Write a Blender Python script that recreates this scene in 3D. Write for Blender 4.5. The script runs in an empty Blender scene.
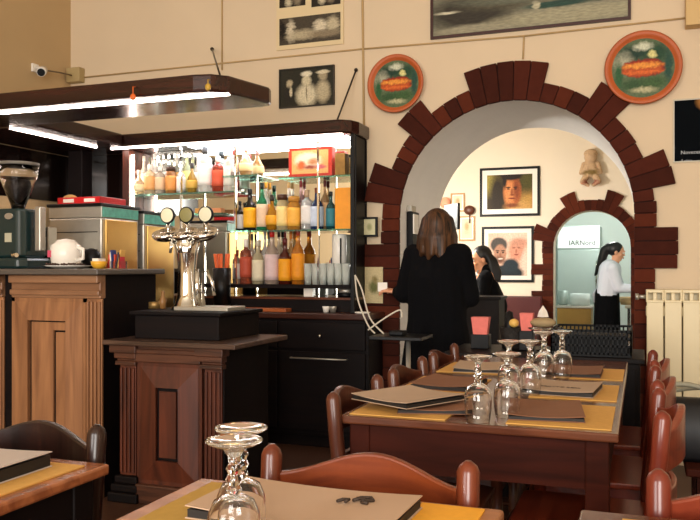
import bpy, math, random
from mathutils import Vector, Matrix
random.seed(7)
S = bpy.context.scene
COL = S.collection
PI = math.pi
# ------------------------------------------------------------------ camera model (used to place things at measured spots)
H = 1.2; F = 790.0; CS, SN = .9386, .3450; HY = 268.0
def PY(px, py, Y):
    u = (px-350)/F; dx = -SN+u*CS; dy = CS+u*SN; t = Y/dy
    return Vector((dx*t, Y, H+(HY-py)/F*t))
def PH(px, py, h):
    t = (H-h)*F/(py-HY); u = (px-350)/F
    return Vector(((-SN+u*CS)*t, (CS+u*SN)*t, h))
def scale_at(px, Y):                      # metres per pixel
    u = (px-350)/F
    return Y/(CS+u*SN)/F
# ------------------------------------------------------------------ materials
def lin(c):
    if isinstance(c, str):
        c = c.lstrip('#'); c = [int(c[i:i+2], 16)/255 for i in (0, 2, 4)]
    return tuple(((x/12.92) if x <= .04045 else ((x+.055)/1.055)**2.4) for x in c)+(1,)
MATS = {}
def mat(name, col, rough=.5, metal=0, trans=0, emit=0, alpha=1, noise=0, nscale=8, bump=0, coat=0, ior=1.45, spec=.5, sheen=0):
    if name in MATS: return MATS[name]
    m = bpy.data.materials.new(name); m.use_nodes = True; MATS[name] = m
    nt = m.node_tree; b = nt.nodes['Principled BSDF']; c = lin(col)
    b.inputs['Base Color'].default_value = c
    b.inputs['Roughness'].default_value = rough
    b.inputs['Metallic'].default_value = metal
    b.inputs['Transmission Weight'].default_value = trans
    b.inputs['IOR'].default_value = ior
    b.inputs['Specular IOR Level'].default_value = spec
    b.inputs['Coat Weight'].default_value = coat
    b.inputs['Coat Roughness'].default_value = .12
    if emit:
        b.inputs['Emission Color'].default_value = c; b.inputs['Emission Strength'].default_value = emit
    if noise or bump:
        tc = nt.nodes.new('ShaderNodeTexCoord'); n = nt.nodes.new('ShaderNodeTexNoise')
        n.inputs['Scale'].default_value = nscale; n.inputs['Detail'].default_value = 5
        nt.links.new(tc.outputs['Object'], n.inputs['Vector'])
        if noise:
            mx = nt.nodes.new('ShaderNodeMix'); mx.data_type = 'RGBA'
            mx.inputs[6].default_value = tuple(x*(1-noise) for x in c[:3])+(1,)
            mx.inputs[7].default_value = tuple(min(1, x*(1+noise)) for x in c[:3])+(1,)
            nt.links.new(n.outputs['Fac'], mx.inputs[0]); nt.links.new(mx.outputs[2], b.inputs['Base Color'])
        if bump:
            bp = nt.nodes.new('ShaderNodeBump'); bp.inputs['Strength'].default_value = bump; bp.inputs['Distance'].default_value = .01
            nt.links.new(n.outputs['Fac'], bp.inputs['Height']); nt.links.new(bp.outputs['Normal'], b.inputs['Normal'])
    return m
def wood(name, c1, c2, rough=.35, axis='z', scale=14, coat=.3, spec=.35):
    if name in MATS: return MATS[name]
    m = bpy.data.materials.new(name); m.use_nodes = True; MATS[name] = m
    nt = m.node_tree; b = nt.nodes['Principled BSDF']; L = nt.links
    tc = nt.nodes.new('ShaderNodeTexCoord'); mp = nt.nodes.new('ShaderNodeMapping')
    s = {'x': (.08, 1, 1), 'y': (1, .08, 1), 'z': (1, 1, .08)}[axis]
    mp.inputs['Scale'].default_value = tuple(scale*k for k in s)
    n = nt.nodes.new('ShaderNodeTexNoise'); n.inputs['Scale'].default_value = 1.6; n.inputs['Detail'].default_value = 7; n.inputs['Distortion'].default_value = 1.4
    r = nt.nodes.new('ShaderNodeValToRGB')
    r.color_ramp.elements[0].color = lin(c1); r.color_ramp.elements[1].color = lin(c2)
    r.color_ramp.elements[0].position = .32; r.color_ramp.elements[1].position = .68
    L.new(tc.outputs['Object'], mp.inputs['Vector']); L.new(mp.outputs['Vector'], n.inputs['Vector'])
    L.new(n.outputs['Fac'], r.inputs['Fac']); L.new(r.outputs['Color'], b.inputs['Base Color'])
    b.inputs['Roughness'].default_value = rough; b.inputs['Coat Weight'].default_value = coat*.5; b.inputs['Coat Roughness'].default_value = .15; b.inputs['Specular IOR Level'].default_value = spec
    return m
def blobs(name, base, bl, w, h, warp=.12, rough=.4, nscale=5, grain=.15):
    """printed picture: soft ellipses of colour in the print's own plane (local x,z)"""
    if name in MATS: return MATS[name]
    m = bpy.data.materials.new(name); m.use_nodes = True; MATS[name] = m
    nt = m.node_tree; b = nt.nodes['Principled BSDF']; L = nt.links; N = nt.nodes.new
    tc = N('ShaderNodeTexCoord'); mp = N('ShaderNodeMapping'); mp.inputs['Scale'].default_value = (2/w, 0, 2/h)
    L.new(tc.outputs['Object'], mp.inputs['Vector'])
    n = N('ShaderNodeTexNoise'); n.inputs['Scale'].default_value = nscale; n.inputs['Detail'].default_value = 4
    L.new(mp.outputs['Vector'], n.inputs['Vector'])
    sb = N('ShaderNodeVectorMath'); sb.operation = 'SUBTRACT'; sb.inputs[1].default_value = (.5, .5, .5)
    L.new(n.outputs['Color'], sb.inputs[0])
    sc = N('ShaderNodeVectorMath'); sc.operation = 'SCALE'; sc.inputs['Scale'].default_value = warp
    L.new(sb.outputs[0], sc.inputs[0])
    ad = N('ShaderNodeVectorMath'); ad.operation = 'ADD'; L.new(mp.outputs['Vector'], ad.inputs[0]); L.new(sc.outputs[0], ad.inputs[1])
    cur = N('ShaderNodeRGB').outputs[0]; cur.default_value = lin(base)
    for (cx, cy, rx, ry, col, soft) in bl:
        s = N('ShaderNodeVectorMath'); s.operation = 'SUBTRACT'; s.inputs[1].default_value = (cx, 0, cy); L.new(ad.outputs[0], s.inputs[0])
        d = N('ShaderNodeVectorMath'); d.operation = 'MULTIPLY'; d.inputs[1].default_value = (1/rx, 0, 1/ry); L.new(s.outputs[0], d.inputs[0])
        ln = N('ShaderNodeVectorMath'); ln.operation = 'LENGTH'; L.new(d.outputs[0], ln.inputs[0])
        mr = N('ShaderNodeMapRange'); mr.inputs['From Min'].default_value = 1+soft; mr.inputs['From Max'].default_value = 1-soft
        L.new(ln.outputs['Value'], mr.inputs['Value'])
        mx = N('ShaderNodeMix'); mx.data_type = 'RGBA'; L.new(mr.outputs[0], mx.inputs[0]); L.new(cur, mx.inputs[6]); mx.inputs[7].default_value = lin(col)
        cur = mx.outputs[2]
    n2 = N('ShaderNodeTexNoise'); n2.inputs['Scale'].default_value = 14; n2.inputs['Detail'].default_value = 6; L.new(mp.outputs['Vector'], n2.inputs['Vector'])
    mr = N('ShaderNodeMapRange'); mr.inputs['From Min'].default_value = .3; mr.inputs['From Max'].default_value = .7
    mr.inputs['To Min'].default_value = 1-grain*2; mr.inputs['To Max'].default_value = 1+grain; L.new(n2.outputs['Fac'], mr.inputs['Value'])
    v = N('ShaderNodeVectorMath'); v.operation = 'SCALE'; L.new(cur, v.inputs[0]); L.new(mr.outputs[0], v.inputs['Scale'])
    L.new(v.outputs[0], b.inputs['Base Color']); b.inputs['Roughness'].default_value = max(rough, .5); b.inputs['Specular IOR Level'].default_value = .2 if rough < .9 else .02
    return m
# ------------------------------------------------------------------ mesh builder
def smooth(q, n=6):
    q = [Vector(p) for p in q]; out = []
    for i in range(len(q)-1):
        a, b_, c, d = q[max(i-1,0)], q[i], q[i+1], q[min(i+2,len(q)-1)]
        for j in range(n):
            u = j/n; out.append(.5*((2*b_)+(-a+c)*u+(2*a-5*b_+4*c-d)*u*u+(-a+3*b_-3*c+d)*u**3))
    return out+[q[-1]]
class MB:
    def __init__(s): s.v = []; s.f = []; s.mi = []; s.sm = []; s.k = 0
    def mat(s, k): s.k = k; return s
    def add(s, vs, fs, smooth=False):
        o = len(s.v); s.v += [Vector(p) for p in vs]
        for f in fs: s.f.append([i+o for i in f]); s.mi.append(s.k); s.sm.append(smooth)
        return s
    def box(s, a, b, M=None):
        x0, y0, z0 = [min(a[i], b[i]) for i in range(3)]; x1, y1, z1 = [max(a[i], b[i]) for i in range(3)]
        vs = [(x0,y0,z0),(x1,y0,z0),(x1,y1,z0),(x0,y1,z0),(x0,y0,z1),(x1,y0,z1),(x1,y1,z1),(x0,y1,z1)]
        if M: vs = [M @ Vector(p) for p in vs]
        return s.add(vs, [(0,3,2,1),(4,5,6,7),(0,1,5,4),(1,2,6,5),(2,3,7,6),(3,0,4,7)])
    def prism(s, poly, z0, z1, M=None, smooth=False):
        n = len(poly); vs = [(x, y, z0) for x, y in poly]+[(x, y, z1) for x, y in poly]
        if M: vs = [M @ Vector(p) for p in vs]
        s.add(vs, [tuple(range(n))[::-1], tuple(range(n, 2*n))])
        o = len(s.v)-2*n
        for i in range(n):
            j = (i+1) % n; s.f.append([o+i, o+j, o+n+j, o+n+i]); s.mi.append(s.k); s.sm.append(smooth)
        return s
    def tube(s, pts, r, n=10, cap=True):
        pts = [Vector(p) for p in pts]; rs = r if isinstance(r, (list, tuple)) else [r]*len(pts)
        rings = []; up = None
        for i, p in enumerate(pts):
            d = (pts[min(i+1, len(pts)-1)]-pts[max(i-1, 0)])
            if d.length < 1e-9: d = Vector((0, 0, 1))
            d.normalize()
            if up is None: up = Vector((0, 0, 1)) if abs(d.z) < .9 else Vector((1, 0, 0))
            a = d.cross(up)
            if a.length < 1e-4: a = d.cross(Vector((0, 1, 0)))
            a.normalize(); b = a.cross(d); b.normalize(); up = b
            rings.append([p+(a*math.cos(2*PI*k/n)+b*math.sin(2*PI*k/n))*rs[i] for k in range(n)])
        vs = [q for rg in rings for q in rg]; fs = []
        for i in range(len(pts)-1):
            for k in range(n):
                k2 = (k+1) % n; fs.append((i*n+k, i*n+k2, (i+1)*n+k2, (i+1)*n+k))
        s.add(vs, fs, True)
        if cap:
            o = len(s.v)-len(vs); m = len(pts)-1
            s.f += [[o+k for k in range(n)][::-1], [o+m*n+k for k in range(n)]]; s.mi += [s.k]*2; s.sm += [False]*2
        return s
    def lathe(s, prof, c=(0,0,0), n=24, M=None, smooth=True):
        c = Vector(c); vs = []; fs = []
        for r, z in prof:
            for k in range(n): 
                p = Vector((r*math.cos(2*PI*k/n), r*math.sin(2*PI*k/n), z)); vs.append(c+(M @ p if M else p))
        for i in range(len(prof)-1):
            for k in range(n):
                k2 = (k+1) % n; fs.append((i*n+k, i*n+k2, (i+1)*n+k2, (i+1)*n+k))
        s.add(vs, fs, smooth)
        o = len(s.v)-len(vs); m = len(prof)-1
        if prof[0][0] > 1e-4: s.f.append([o+k for k in range(n)][::-1]); s.mi.append(s.k); s.sm.append(False)
        if prof[-1][0] > 1e-4: s.f.append([o+m*n+k for k in range(n)]); s.mi.append(s.k); s.sm.append(False)
        return s
    def ell(s, c, r, n=14, M=None):
        r = (r, r, r) if isinstance(r, (int, float)) else r
        prof = [(math.sin(PI*i/n), -math.cos(PI*i/n)) for i in range(n+1)]
        D = Matrix.Diagonal((r[0], r[1], r[2])).to_4x4()
        return s.lathe([(max(a, 1e-5), b) for a, b in prof], c, n+4, (M @ D) if M else D)
    def cap(s, a, ra, b, rb, n=12):
        a = Vector(a); b = Vector(b); s.tube([a, b], [ra, rb], n); s.ell(a, ra, 8); return s.ell(b, rb, 8)
    def build(s, name, mats, parent=None, base=None, bevel=0, remesh=0, solid=0, subsurf=0):
        """world coordinates in; the object's origin goes to the base of the mesh (or under its parent)"""
        me = bpy.data.meshes.new(name)
        if parent is not None: o0 = wloc(parent)
        elif base is not None: o0 = Vector(base)
        else:
            lo = [min(p[i] for p in s.v) for i in range(3)]; hi = [max(p[i] for p in s.v) for i in range(3)]
            o0 = Vector(((lo[0]+hi[0])/2, (lo[1]+hi[1])/2, lo[2]))
        me.from_pydata([tuple(p-o0) for p in s.v], [], s.f)
        for m in (mats if isinstance(mats, (list, tuple)) else [mats]): me.materials.append(m)
        me.polygons.foreach_set('material_index', s.mi); me.polygons.foreach_set('use_smooth', s.sm); me.update()
        o = bpy.data.objects.new(name, me); COL.objects.link(o)
        if parent is not None: o.parent = parent
        else: o.location = o0
        if remesh:
            r = o.modifiers.new('r', 'REMESH'); r.mode = 'VOXEL'; r.voxel_size = remesh; r.use_smooth_shade = True
            q = o.modifiers.new('q', 'SMOOTH'); q.iterations = 4; q.factor = .5
        if bevel:
            b = o.modifiers.new('b', 'BEVEL'); b.width = bevel; b.segments = 2; b.limit_method = 'ANGLE'; b.angle_limit = math.radians(40); b.harden_normals = False
        if solid:
            b = o.modifiers.new('s', 'SOLIDIFY'); b.thickness = solid; b.offset = 0
        if subsurf:
            b = o.modifiers.new('u', 'SUBSURF'); b.levels = subsurf; b.render_levels = subsurf
        return o
def wloc(o):
    v = Vector(o.location)
    while o.parent: o = o.parent; v += o.location
    return v
def tag(o, label=None, cat=None, group=None, kind=None):
    if label: o['label'] = label
    if cat: o['category'] = cat
    if group: o['group'] = group
    if kind: o['kind'] = kind
    return o
def thing(name, label, cat, loc=(0,0,0), group=None):
    o = bpy.data.objects.new(name, None); COL.objects.link(o); o.location = loc; o.empty_display_size = .05
    return tag(o, label, cat, group)
def struct(o): o['kind'] = 'structure'; return o
def copy_tree(o, parent=None):
    c = o.copy(); COL.objects.link(c)
    if parent is not None: c.parent = parent
    for ch in list(o.children): copy_tree(ch, c)
    return c
def place(proto, used, loc, rz=0, label=None, group=None, scale=None):
    o = proto if not used else copy_tree(proto)
    o.location = loc; o.rotation_euler = (0, 0, rz)
    if scale: o.scale = scale
    if label: o['label'] = label
    if group: o['group'] = group
    return o
def text_mesh(body, size, M, name, m, parent, ext=.0008):
    cu = bpy.data.curves.new('t', 'FONT'); cu.body = body; cu.size = size; cu.extrude = ext; cu.align_x = 'CENTER'; cu.align_y = 'CENTER'; cu.resolution_u = 2
    t = bpy.data.objects.new('t', cu); COL.objects.link(t)
    bpy.context.view_layer.update()
    dg = bpy.context.evaluated_depsgraph_get(); me = bpy.data.meshes.new_from_object(t.evaluated_get(dg))
    bpy.data.objects.remove(t)
    me.transform(Matrix.Translation(-wloc(parent)) @ M); me.materials.clear(); me.materials.append(m)
    o = bpy.data.objects.new(name, me); COL.objects.link(o); o.parent = parent
    return o
FACE_CAM = Matrix.Rotation(PI/2, 4, 'X')      # text in XZ plane, readable from -Y

# ------------------------------------------------------------------ palette
WALL = mat('plaster_cream', '#d8c3a5', .85, noise=.07, nscale=2.2, bump=.25)
WALL_L = mat('plaster_ochre', '#c2a67c', .85, noise=.07, nscale=2.2, bump=.25)
WHITE = mat('plaster_white', '#eadfcb', .85, noise=.04, nscale=2)
GREY = mat('plaster_grey', '#efede8', .9, noise=.05, nscale=5, bump=.3)
KIT = mat('kitchen_white', '#e2ebe3', .6, noise=.03, nscale=2)
CEIL = mat('ceiling_white', '#e6dcc8', .9)
FLOOR = mat('floor_terracotta', '#4a3226', .35, noise=.3, nscale=3)
BR = [mat('brick_a', '#4a2015', .8, noise=.25, nscale=18, bump=.4, spec=.12), mat('brick_b', '#3d1a11', .8, noise=.25, nscale=18, bump=.4, spec=.12),
      mat('brick_c', '#562617', .8, noise=.25, nscale=18, bump=.4, spec=.12), mat('mortar_shadow', '#160c0a', .9)]  # near-black mortar colour stands for the shadow gaps between the bricks
CANOPY = wood('canopy_walnut', '#1c0d0a', '#3a1b14', .25, 'x', 10, .5)
BARW = wood('bar_oak', '#7a5136', '#a8764e', .45, 'z', 7, .2)
BARW2 = wood('bar_oak_red', '#3a1c12', '#612f1d', .42, 'z', 7, .2)
BARX = wood('bar_oak_cornice', '#6f4a32', '#9c7252', .42, 'x', 8, .25)
BARX2 = wood('bar_cornice_dark', '#2f1a12', '#5b3524', .4, 'x', 16, .3)
DARKW = wood('dark_walnut', '#0a0607', '#140b0a', .6, 'x', 10, 0, .15)
SLAB = mat('counter_slab', '#57504a', .3, noise=.2, nscale=20)
SLAB2 = wood('counter_slab_wood', '#3b2a22', '#5d463a', .3, 'x', 12, .4)
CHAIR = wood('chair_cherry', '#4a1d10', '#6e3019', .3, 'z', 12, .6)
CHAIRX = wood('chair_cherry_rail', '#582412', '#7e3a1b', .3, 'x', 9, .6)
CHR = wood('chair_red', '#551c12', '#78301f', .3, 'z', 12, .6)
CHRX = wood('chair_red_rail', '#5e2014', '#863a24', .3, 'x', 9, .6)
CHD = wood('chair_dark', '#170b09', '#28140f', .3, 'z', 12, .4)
TABW = wood('table_mahogany', '#2c110a', '#421a10', .6, 'x', 9, 0, .08)
TABT = wood('table_top_mahogany', '#4a2618', '#6f3f28', .22, 'x', 9, .7)
TABL = wood('table_top_light', '#85502f', '#ab7045', .35, 'x', 9, .2)
TABD = mat('table_dark', '#0f0808', .5, spec=.2)
STEEL = mat('brushed_steel', '#b8b3a8', .4, .75, noise=.1, nscale=20)
CHROME = mat('chrome', '#e8e6e0', .08, 1)
BRASS = mat('brass_steel', '#c9a25e', .38, 1, noise=.15, nscale=4)
MIRROR = mat('mirror', '#e8ebe6', .02, 1)
GLASS = mat('clear_glass', '#ffffff', .0, 0, 1, ior=1.45)
GSHELF = mat('shelf_glass', '#a9d8c4', .05, 0, .85, ior=1.3)
BLACK = mat('black_plastic', '#08080a', .45, spec=.25)
BLACKM = mat('black_metal', '#101012', .35, .4)
WHT = mat('white_ceramic', '#efe9df', .25)
IVORY = mat('ivory_enamel', '#e2d2aa', .4)
RED = mat('red_plastic', '#c4161c', .35)
GOLDM = mat('straw_mat', '#cb9a4e', .8, noise=.12, nscale=60)
MENU = mat('menu_card', '#b09780', .75, noise=.06, nscale=10)
MENUL = mat('menu_card_light', '#b89a80', .75, noise=.05, nscale=10)
MENUG = mat('menu_card_grey', '#b9aca4', .75, noise=.05, nscale=10)
MENUB = mat('menu_card_brown', '#7d5238', .7, noise=.1, nscale=14)
MENUD = mat('menu_edge', '#1c1714', .6)
INK = mat('ink', '#3a2c22', .7)
LED = mat('led_strip', '#ffe9dc', .5, emit=22)
SKIN = mat('skin', '#d99c78', .5)
LIPS = mat('lips', '#a84a3c', .5)
COATB = mat('black_wool', '#08080b', .95, spec=.15)
HAIRB = mat('black_hair', '#0d0a0a', .45, noise=.3, nscale=40)
HAIRM = wood('brown_hair', '#0c0705', '#5c3a20', .5, 'z', 22, 0)
SHIRT = mat('white_shirt', '#dfe3f0', .8)

# ================================================================== SETTING
XL, XR, YF, YB, ZC = -4.31, 2.8, -3.2, 5.2, 4.3
def arch_pts(cx, zs, r, n=48):
    return [(cx+r*math.cos(PI-PI*i/n), zs+r*math.sin(PI*i/n)) for i in range(n+1)]
def arch_wall(name, x0, x1, z1, cx, r, zs, y0, y1, m, mi, m2=None):
    b = MB(); A = arch_pts(cx, zs, r)
    for (y, k, flip) in ((y0, 0, 0), (y1, 2, 1)):
        b.k = k
        def q(p):
            vs = [(a, y, c) for a, c in p]; b.add(vs, [(0,1,2,3) if not flip else (3,2,1,0)])
        q([(x0,0),(cx-r,0),(cx-r,z1),(x0,z1)]); q([(cx+r,0),(x1,0),(x1,z1),(cx+r,z1)])
        for i in range(len(A)-1): q([A[i], A[i+1], (A[i+1][0], z1), (A[i][0], z1)])
    b.k = 1
    path = [(cx-r, 0)]+A+[(cx+r, 0)]
    for i in range(len(path)-1):
        (a, c), (d, e) = path[i], path[i+1]
        b.add([(a,y0,c),(a,y1,c),(d,y1,e),(d,y0,e)], [(0,1,2,3)], 0 < i < len(path)-2)
    b.k = 0
    b.add([(x0,y0,z1),(x1,y0,z1),(x1,y1,z1),(x0,y1,z1)], [(0,1,2,3)])
    return struct(b.build(name, [m, mi, m2 or m]))
CX, RR, ZS, YB2 = -.79, .759, 1.536, 6.29
arch_wall('wall_back', XL, XR, ZC, CX, RR, ZS, YB, YB2, WALL, GREY, WHITE)
b = MB(); b.box((XL-.2, YF, 0), (XL, YB2, ZC)); struct(b.build('wall_left', WALL_L))
b = MB(); b.box((XR, YF, 0), (XR+.2, YB2, ZC)); struct(b.build('wall_right', WALL))
b = MB(); b.box((XL-.2, YF-.2, -.1), (XR+.2, 13.5, 0)); struct(b.build('floor', FLOOR))
b = MB(); b.box((XL-.2, YF-.2, ZC), (XR+.2, YB2, ZC+.1)); struct(b.build('ceiling', CEIL))
# front wall with two shop windows
b = MB(); wy0, wy1 = YF-.2, YF
for a, c, z0, z1 in ((XL, XR, 0, .7), (XL, XR, 3.2, ZC), (XL, -3.6, .7, 3.2), (-1.4, -.2, .7, 3.2), (2.0, XR, .7, 3.2)): b.box((a, wy0, z0), (c, wy1, z1))
struct(b.build('wall_front', WALL))
for i, (a, c) in enumerate(((-3.6, -1.4), (-.2, 2.0))):
    w = thing('window_%d' % (i+1), None, None, ((a+c)/2, YF-.1, .7)); struct(w)
    b = MB()
    for x in (a, (a+c)/2-.03, c-.06): b.box((x, YF-.14, .7), (x+.06, YF-.06, 3.2))
    for z in (.7, 3.14): b.box((a, YF-.14, z), (c, YF-.06, z+.06))
    b.build('window_frame', DARKW, w)
    MB().box((a+.06, YF-.105, .76), (c-.06, YF-.1, 3.14)).build('window_pane', GLASS, w)
# second room and kitchen
Y2, Y3 = 9.8, 10.1
arch_wall('wall_far', -4.3, 1.4, 3.3, -.545, .445, 1.444, Y2, Y3, WHITE, WHITE, KIT)
b = MB(); b.box((-4.5, YB2, 0), (-4.3, Y3, 3.3)); struct(b.build('wall_far_left', WHITE))
b = MB(); b.box((1.4, YB2, 0), (1.6, 13.3, 3.3)); struct(b.build('wall_far_right', WHITE))
b = MB(); b.box((-4.5, YB2, 3.3), (1.6, Y3, 3.4)); struct(b.build('ceiling_far', CEIL))
b = MB(); b.box((-2.6, 13.1, 0), (1.4, 13.3, 2.9)); struct(b.build('wall_kitchen', KIT))
b = MB(); b.box((-2.8, Y3, 0), (-2.6, 13.3, 2.9)); struct(b.build('wall_kitchen_left', KIT))
b = MB(); b.box((-2.8, Y3, 2.9), (1.4, 13.3, 3.0)); struct(b.build('ceiling_kitchen', KIT))
# brick surrounds
def surround(name, cx, zs, r, y, ring, tooth, teeth, jl, jr, bw, dep, zj=0.0):
    b = MB()
    def wedge(a0, a1, r0, r1, d):
        M = Matrix(((1,0,0,cx),(0,0,-1,y),(0,1,0,zs),(0,0,0,1)))
        g = .0022/r1
        a0 += g; a1 -= g
        poly = [(r0*math.cos(a0), r0*math.sin(a0)), (r1*math.cos(a0), r1*math.sin(a0)), (r1*math.cos(a1), r1*math.sin(a1)), (r0*math.cos(a1), r0*math.sin(a1))]
        b.prism(poly, 0, d, M)
    n = round(PI*r/bw)
    bounds = [math.radians(t) for tt in teeth for t in tt]
    cuts = sorted([0.0, PI]+bounds); 
    for i in range(len(cuts)-1):
        a0, a1 = cuts[i], cuts[i+1]; m_ = (a0+a1)/2
        T = any(math.radians(t0) < m_ < math.radians(t1) for t0, t1 in teeth)
        k = max(1, round((a1-a0)*r/bw))
        for j in range(k):
            b.k = random.choice((0, 1, 2)); s0 = a0+(a1-a0)*j/k; s1 = a0+(a1-a0)*(j+1)/k
            wedge(s0, s1, r-.005, (tooth if T else ring)+random.uniform(-.006, .006), dep*random.uniform(.85, 1.1))
    for sgn, js in ((-1, jl), (1, jr)):
        z = zs
        while z > zj+.02:
            z0 = max(zj, z-bw); zm = (z+z0)/2; T = any(a < zm < c for a, c in js)
            e = (tooth if T else ring)+random.uniform(-.006, .006); b.k = random.choice((0, 1, 2))
            b.box((cx+sgn*(r-.005), y-dep*random.uniform(.85, 1.1), z0+.002), (cx+sgn*e, y, z-.002)); z = z0
    b.k = 3
    for t0, t1 in teeth:
        M = Matrix(((1,0,0,cx),(0,0,-1,y),(0,1,0,zs),(0,0,0,1))); a0 = math.radians(t0)+.01; a1 = math.radians(t1)-.01; r0, r1 = ring-.02, tooth-.012; m_ = (a0+a1)/2
        b.prism([(r0*math.cos(a0), r0*math.sin(a0)), (r1*math.cos(a0), r1*math.sin(a0)), (r1*math.cos(m_), r1*math.sin(m_)), (r1*math.cos(a1), r1*math.sin(a1)), (r0*math.cos(a1), r0*math.sin(a1))], 0, dep*.65, M)
    for sgn, js in ((-1, jl), (1, jr)):
        z = zs; runs = []
        while z > zj+.02:
            z0 = max(zj, z-bw); zm = (z+z0)/2
            if any(a < zm < c for a, c in js):
                if runs and abs(runs[-1][0]-z) < 1e-6: runs[-1][0] = z0
                else: runs.append([z0, z])
            z = z0
        for z0, z1 in runs: b.box((cx+sgn*(ring-.02), y-dep*.65, z0+.006), (cx+sgn*(tooth-.014), y, z1-.006))
    for sgn in (-1, 1): b.box((cx+sgn*(r-.002), y-dep*.7, 0), (cx+sgn*(ring-.012), y, zs))
    # mortar bed
    b.k = 3; A0 = arch_pts(cx, zs, r-.002, 40); A1 = arch_pts(cx, zs, ring-.012, 40)
    for i in range(40):
        p = [A0[i], A1[i], A1[i+1], A0[i+1]]; b.add([(a, y-dep*.7, c) for a, c in p]+[(a, y, c) for a, c in p], [(0,1,2,3),(4,7,6,5),(0,4,5,1),(1,5,6,2),(2,6,7,3),(3,7,4,0)])
    o = struct(b.build(name, BR, bevel=.004)); return o
surround('trim_1', CX, ZS, RR, YB, .880, 1.006, [(10,23),(43,56),(76,108),(127,140),(157,173)], [(.4,.62),(.86,1.34)], [(.36,.6),(.78,1.0),(1.2,1.41)], .085, .035)
surround('trim_2', -.545, 1.444, .445, Y2, .57, .70, [(0,12),(58,75),(106,122),(155,172)], [(.35,.55),(.7,.9),(1.1,1.27)], [(.7,.9),(1.1,1.27)], .065, .03)
# surface cable lines on the cream wall
def line(n, a, c, r=.006, m=None):
    b = MB(); b.tube([a, c], r, 6); struct(b.build('trim_%d' % n, m or mat('painted_cable', '#b99b6c', .7)))
y = YB-.008
line(3, PY(78, 78, y), PY(362, 49, y)); line(4, PY(362, 49, y), PY(524, 36, y)); line(5, PY(524, 36, y), PY(686, 18, y))
line(6, PY(222, -40, y), PY(222, 70, y)); line(7, PY(362, -40, y), PY(364, 130, y), .008); line(8, PY(524, 36, y), PY(523, 59, y))

# ================================================================== LED CANOPY over the bar
ZB, ZT = 2.09, 2.18
can = thing('bar_canopy', 'dark walnut ring shaped canopy with lit light strips, hung above the bar', 'canopy', (-2.9, 4.3, ZB))
def poly_beam(poly, name, m=CANOPY): return MB().prism(poly, ZB, ZT).build(name, m, can, bevel=.012)
poly_beam([(-4.3,3.47),(-2.12,3.47),(-2.03,3.49),(-1.96,3.56),(-1.885,3.86),(-1.90,3.92),(-1.96,3.94),(-3.5,3.94),(-4.3,3.94)], 'front_beam')
poly_beam([(-4.3,3.945),(-3.55,3.945),(-3.55,4.845),(-4.3,4.845)], 'side_beam')
poly_beam([(-4.3,4.85),(-1.86,4.85),(-1.79,4.90),(-1.765,4.98),(-1.765,5.199),(-4.3,5.199)], 'back_beam')
def led(a, c, w=.016): 
    d = (Vector(c)-Vector(a)); L = d.length; M = Matrix.Translation(a) @ Matrix.Rotation(math.atan2(d.y, d.x), 4, 'Z')
    MB().box((0, -w/2, -.008), (L, w/2, .002), M).build('light_strip', LED, can)
led((-4.3, 3.55, ZB), (-1.97, 3.57, ZB)); led((-3.75, 3.96, ZB), (-3.75, 4.80, ZB)); led((-3.70, 4.91, ZB), (-1.86, 4.91, ZB))
LEDC = mat('light_panel', '#eef3ff', .5, emit=9)
MB().box((-3.1, 5.00, ZB-.006), (-1.86, 5.11, ZB+.002)).build('light_panel', LEDC, can)
RODM = mat('rod_steel', '#3b342c', .4, .8)
MB().tube([PY(212, 49, YB-.01), (-2.09, 3.72, ZT)], .006, 8).ell(PY(212, 49, YB-.01), .014, 8).build('suspension_rod', RODM, can)
MB().tube([PY(356, 70, YB-.01), (-1.94, 5.0, ZT)], .006, 8).ell(PY(356, 70, YB-.01), .014, 8).build('suspension_rod', RODM, can)
for px, py, c in ((133, 97, '#d2601e'), (208, 87, '#b9912e')):
    p = PY(px, py, 3.44); b = MB(); b.tube([(p.x, 3.463, ZB+.05), (p.x, 3.44, ZB+.045), p], .003, 6); b.ell(p, (.016, .012, .018), 10)
    tag(b.build('hanging_ornament', mat('orn'+c, c, .4)), 'small %s ornament hanging on the front face of the canopy' % ('orange ball' if px < 150 else 'yellow drop'), 'ornament')
post = MB(); post.box((-4.07, 4.88, 1.05), (-3.94, 5.0, ZB-.002)); post.box((-4.09, 4.86, .901), (-3.92, 5.02, 1.05))
tag(post.build('canopy_post', DARKW, bevel=.006), 'dark square wooden post rising behind the counter to the canopy', 'post')

# ================================================================== BACK BAR (mirror unit, shelves, cabinet)
YM = 5.17
bb = thing('back_bar_cabinet', 'long black wooden back bar cabinet with drawers and stepped top under the mirror', 'cabinet', (-2.6, 5.1, 0))
b = MB(); b.box((-4.3, 4.87, .08), (-1.66, 5.19, .86)); b.box((-4.3, 4.9, 0), (-1.68, 5.17, .08)); b.build('body', DARKW, bb, bevel=.005)
MB().box((-4.3, 4.83, .86), (-1.645, 5.195, .90)).build('worktop', wood('worktop_brown', '#2e1710', '#4b271b', .3, 'x', 9, .5), bb, bevel=.006)
for x0 in (-3.56, -2.93, -2.30):
    for z0, z1 in ((.66, .84), (.12, .64)):
        d = MB().box((x0+.01, 4.85, z0), (x0+.62, 4.872, z1)).build('drawer' if z0 > .5 else 'cabinet_door', DARKW, bb, bevel=.004)
        if z0 > .5: MB().lathe([(.005,0),(.005,.012),(.012,.018),(.012,.024),(.001,.028)], (x0+.31, 4.85, .75), 12, Matrix.Rotation(PI/2, 4, 'X')).build('knob', CHROME, d)
        else: MB().tube([(x0+.1, 4.85, .6), (x0+.1, 4.82, .6), (x0+.5, 4.82, .6), (x0+.5, 4.85, .6)], .006, 8).build('handle', STEEL, d)
MB().box((-3.6, 4.98, .90), (-1.79, 5.195, .985)).build('riser', DARKW, bb, bevel=.004)
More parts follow.
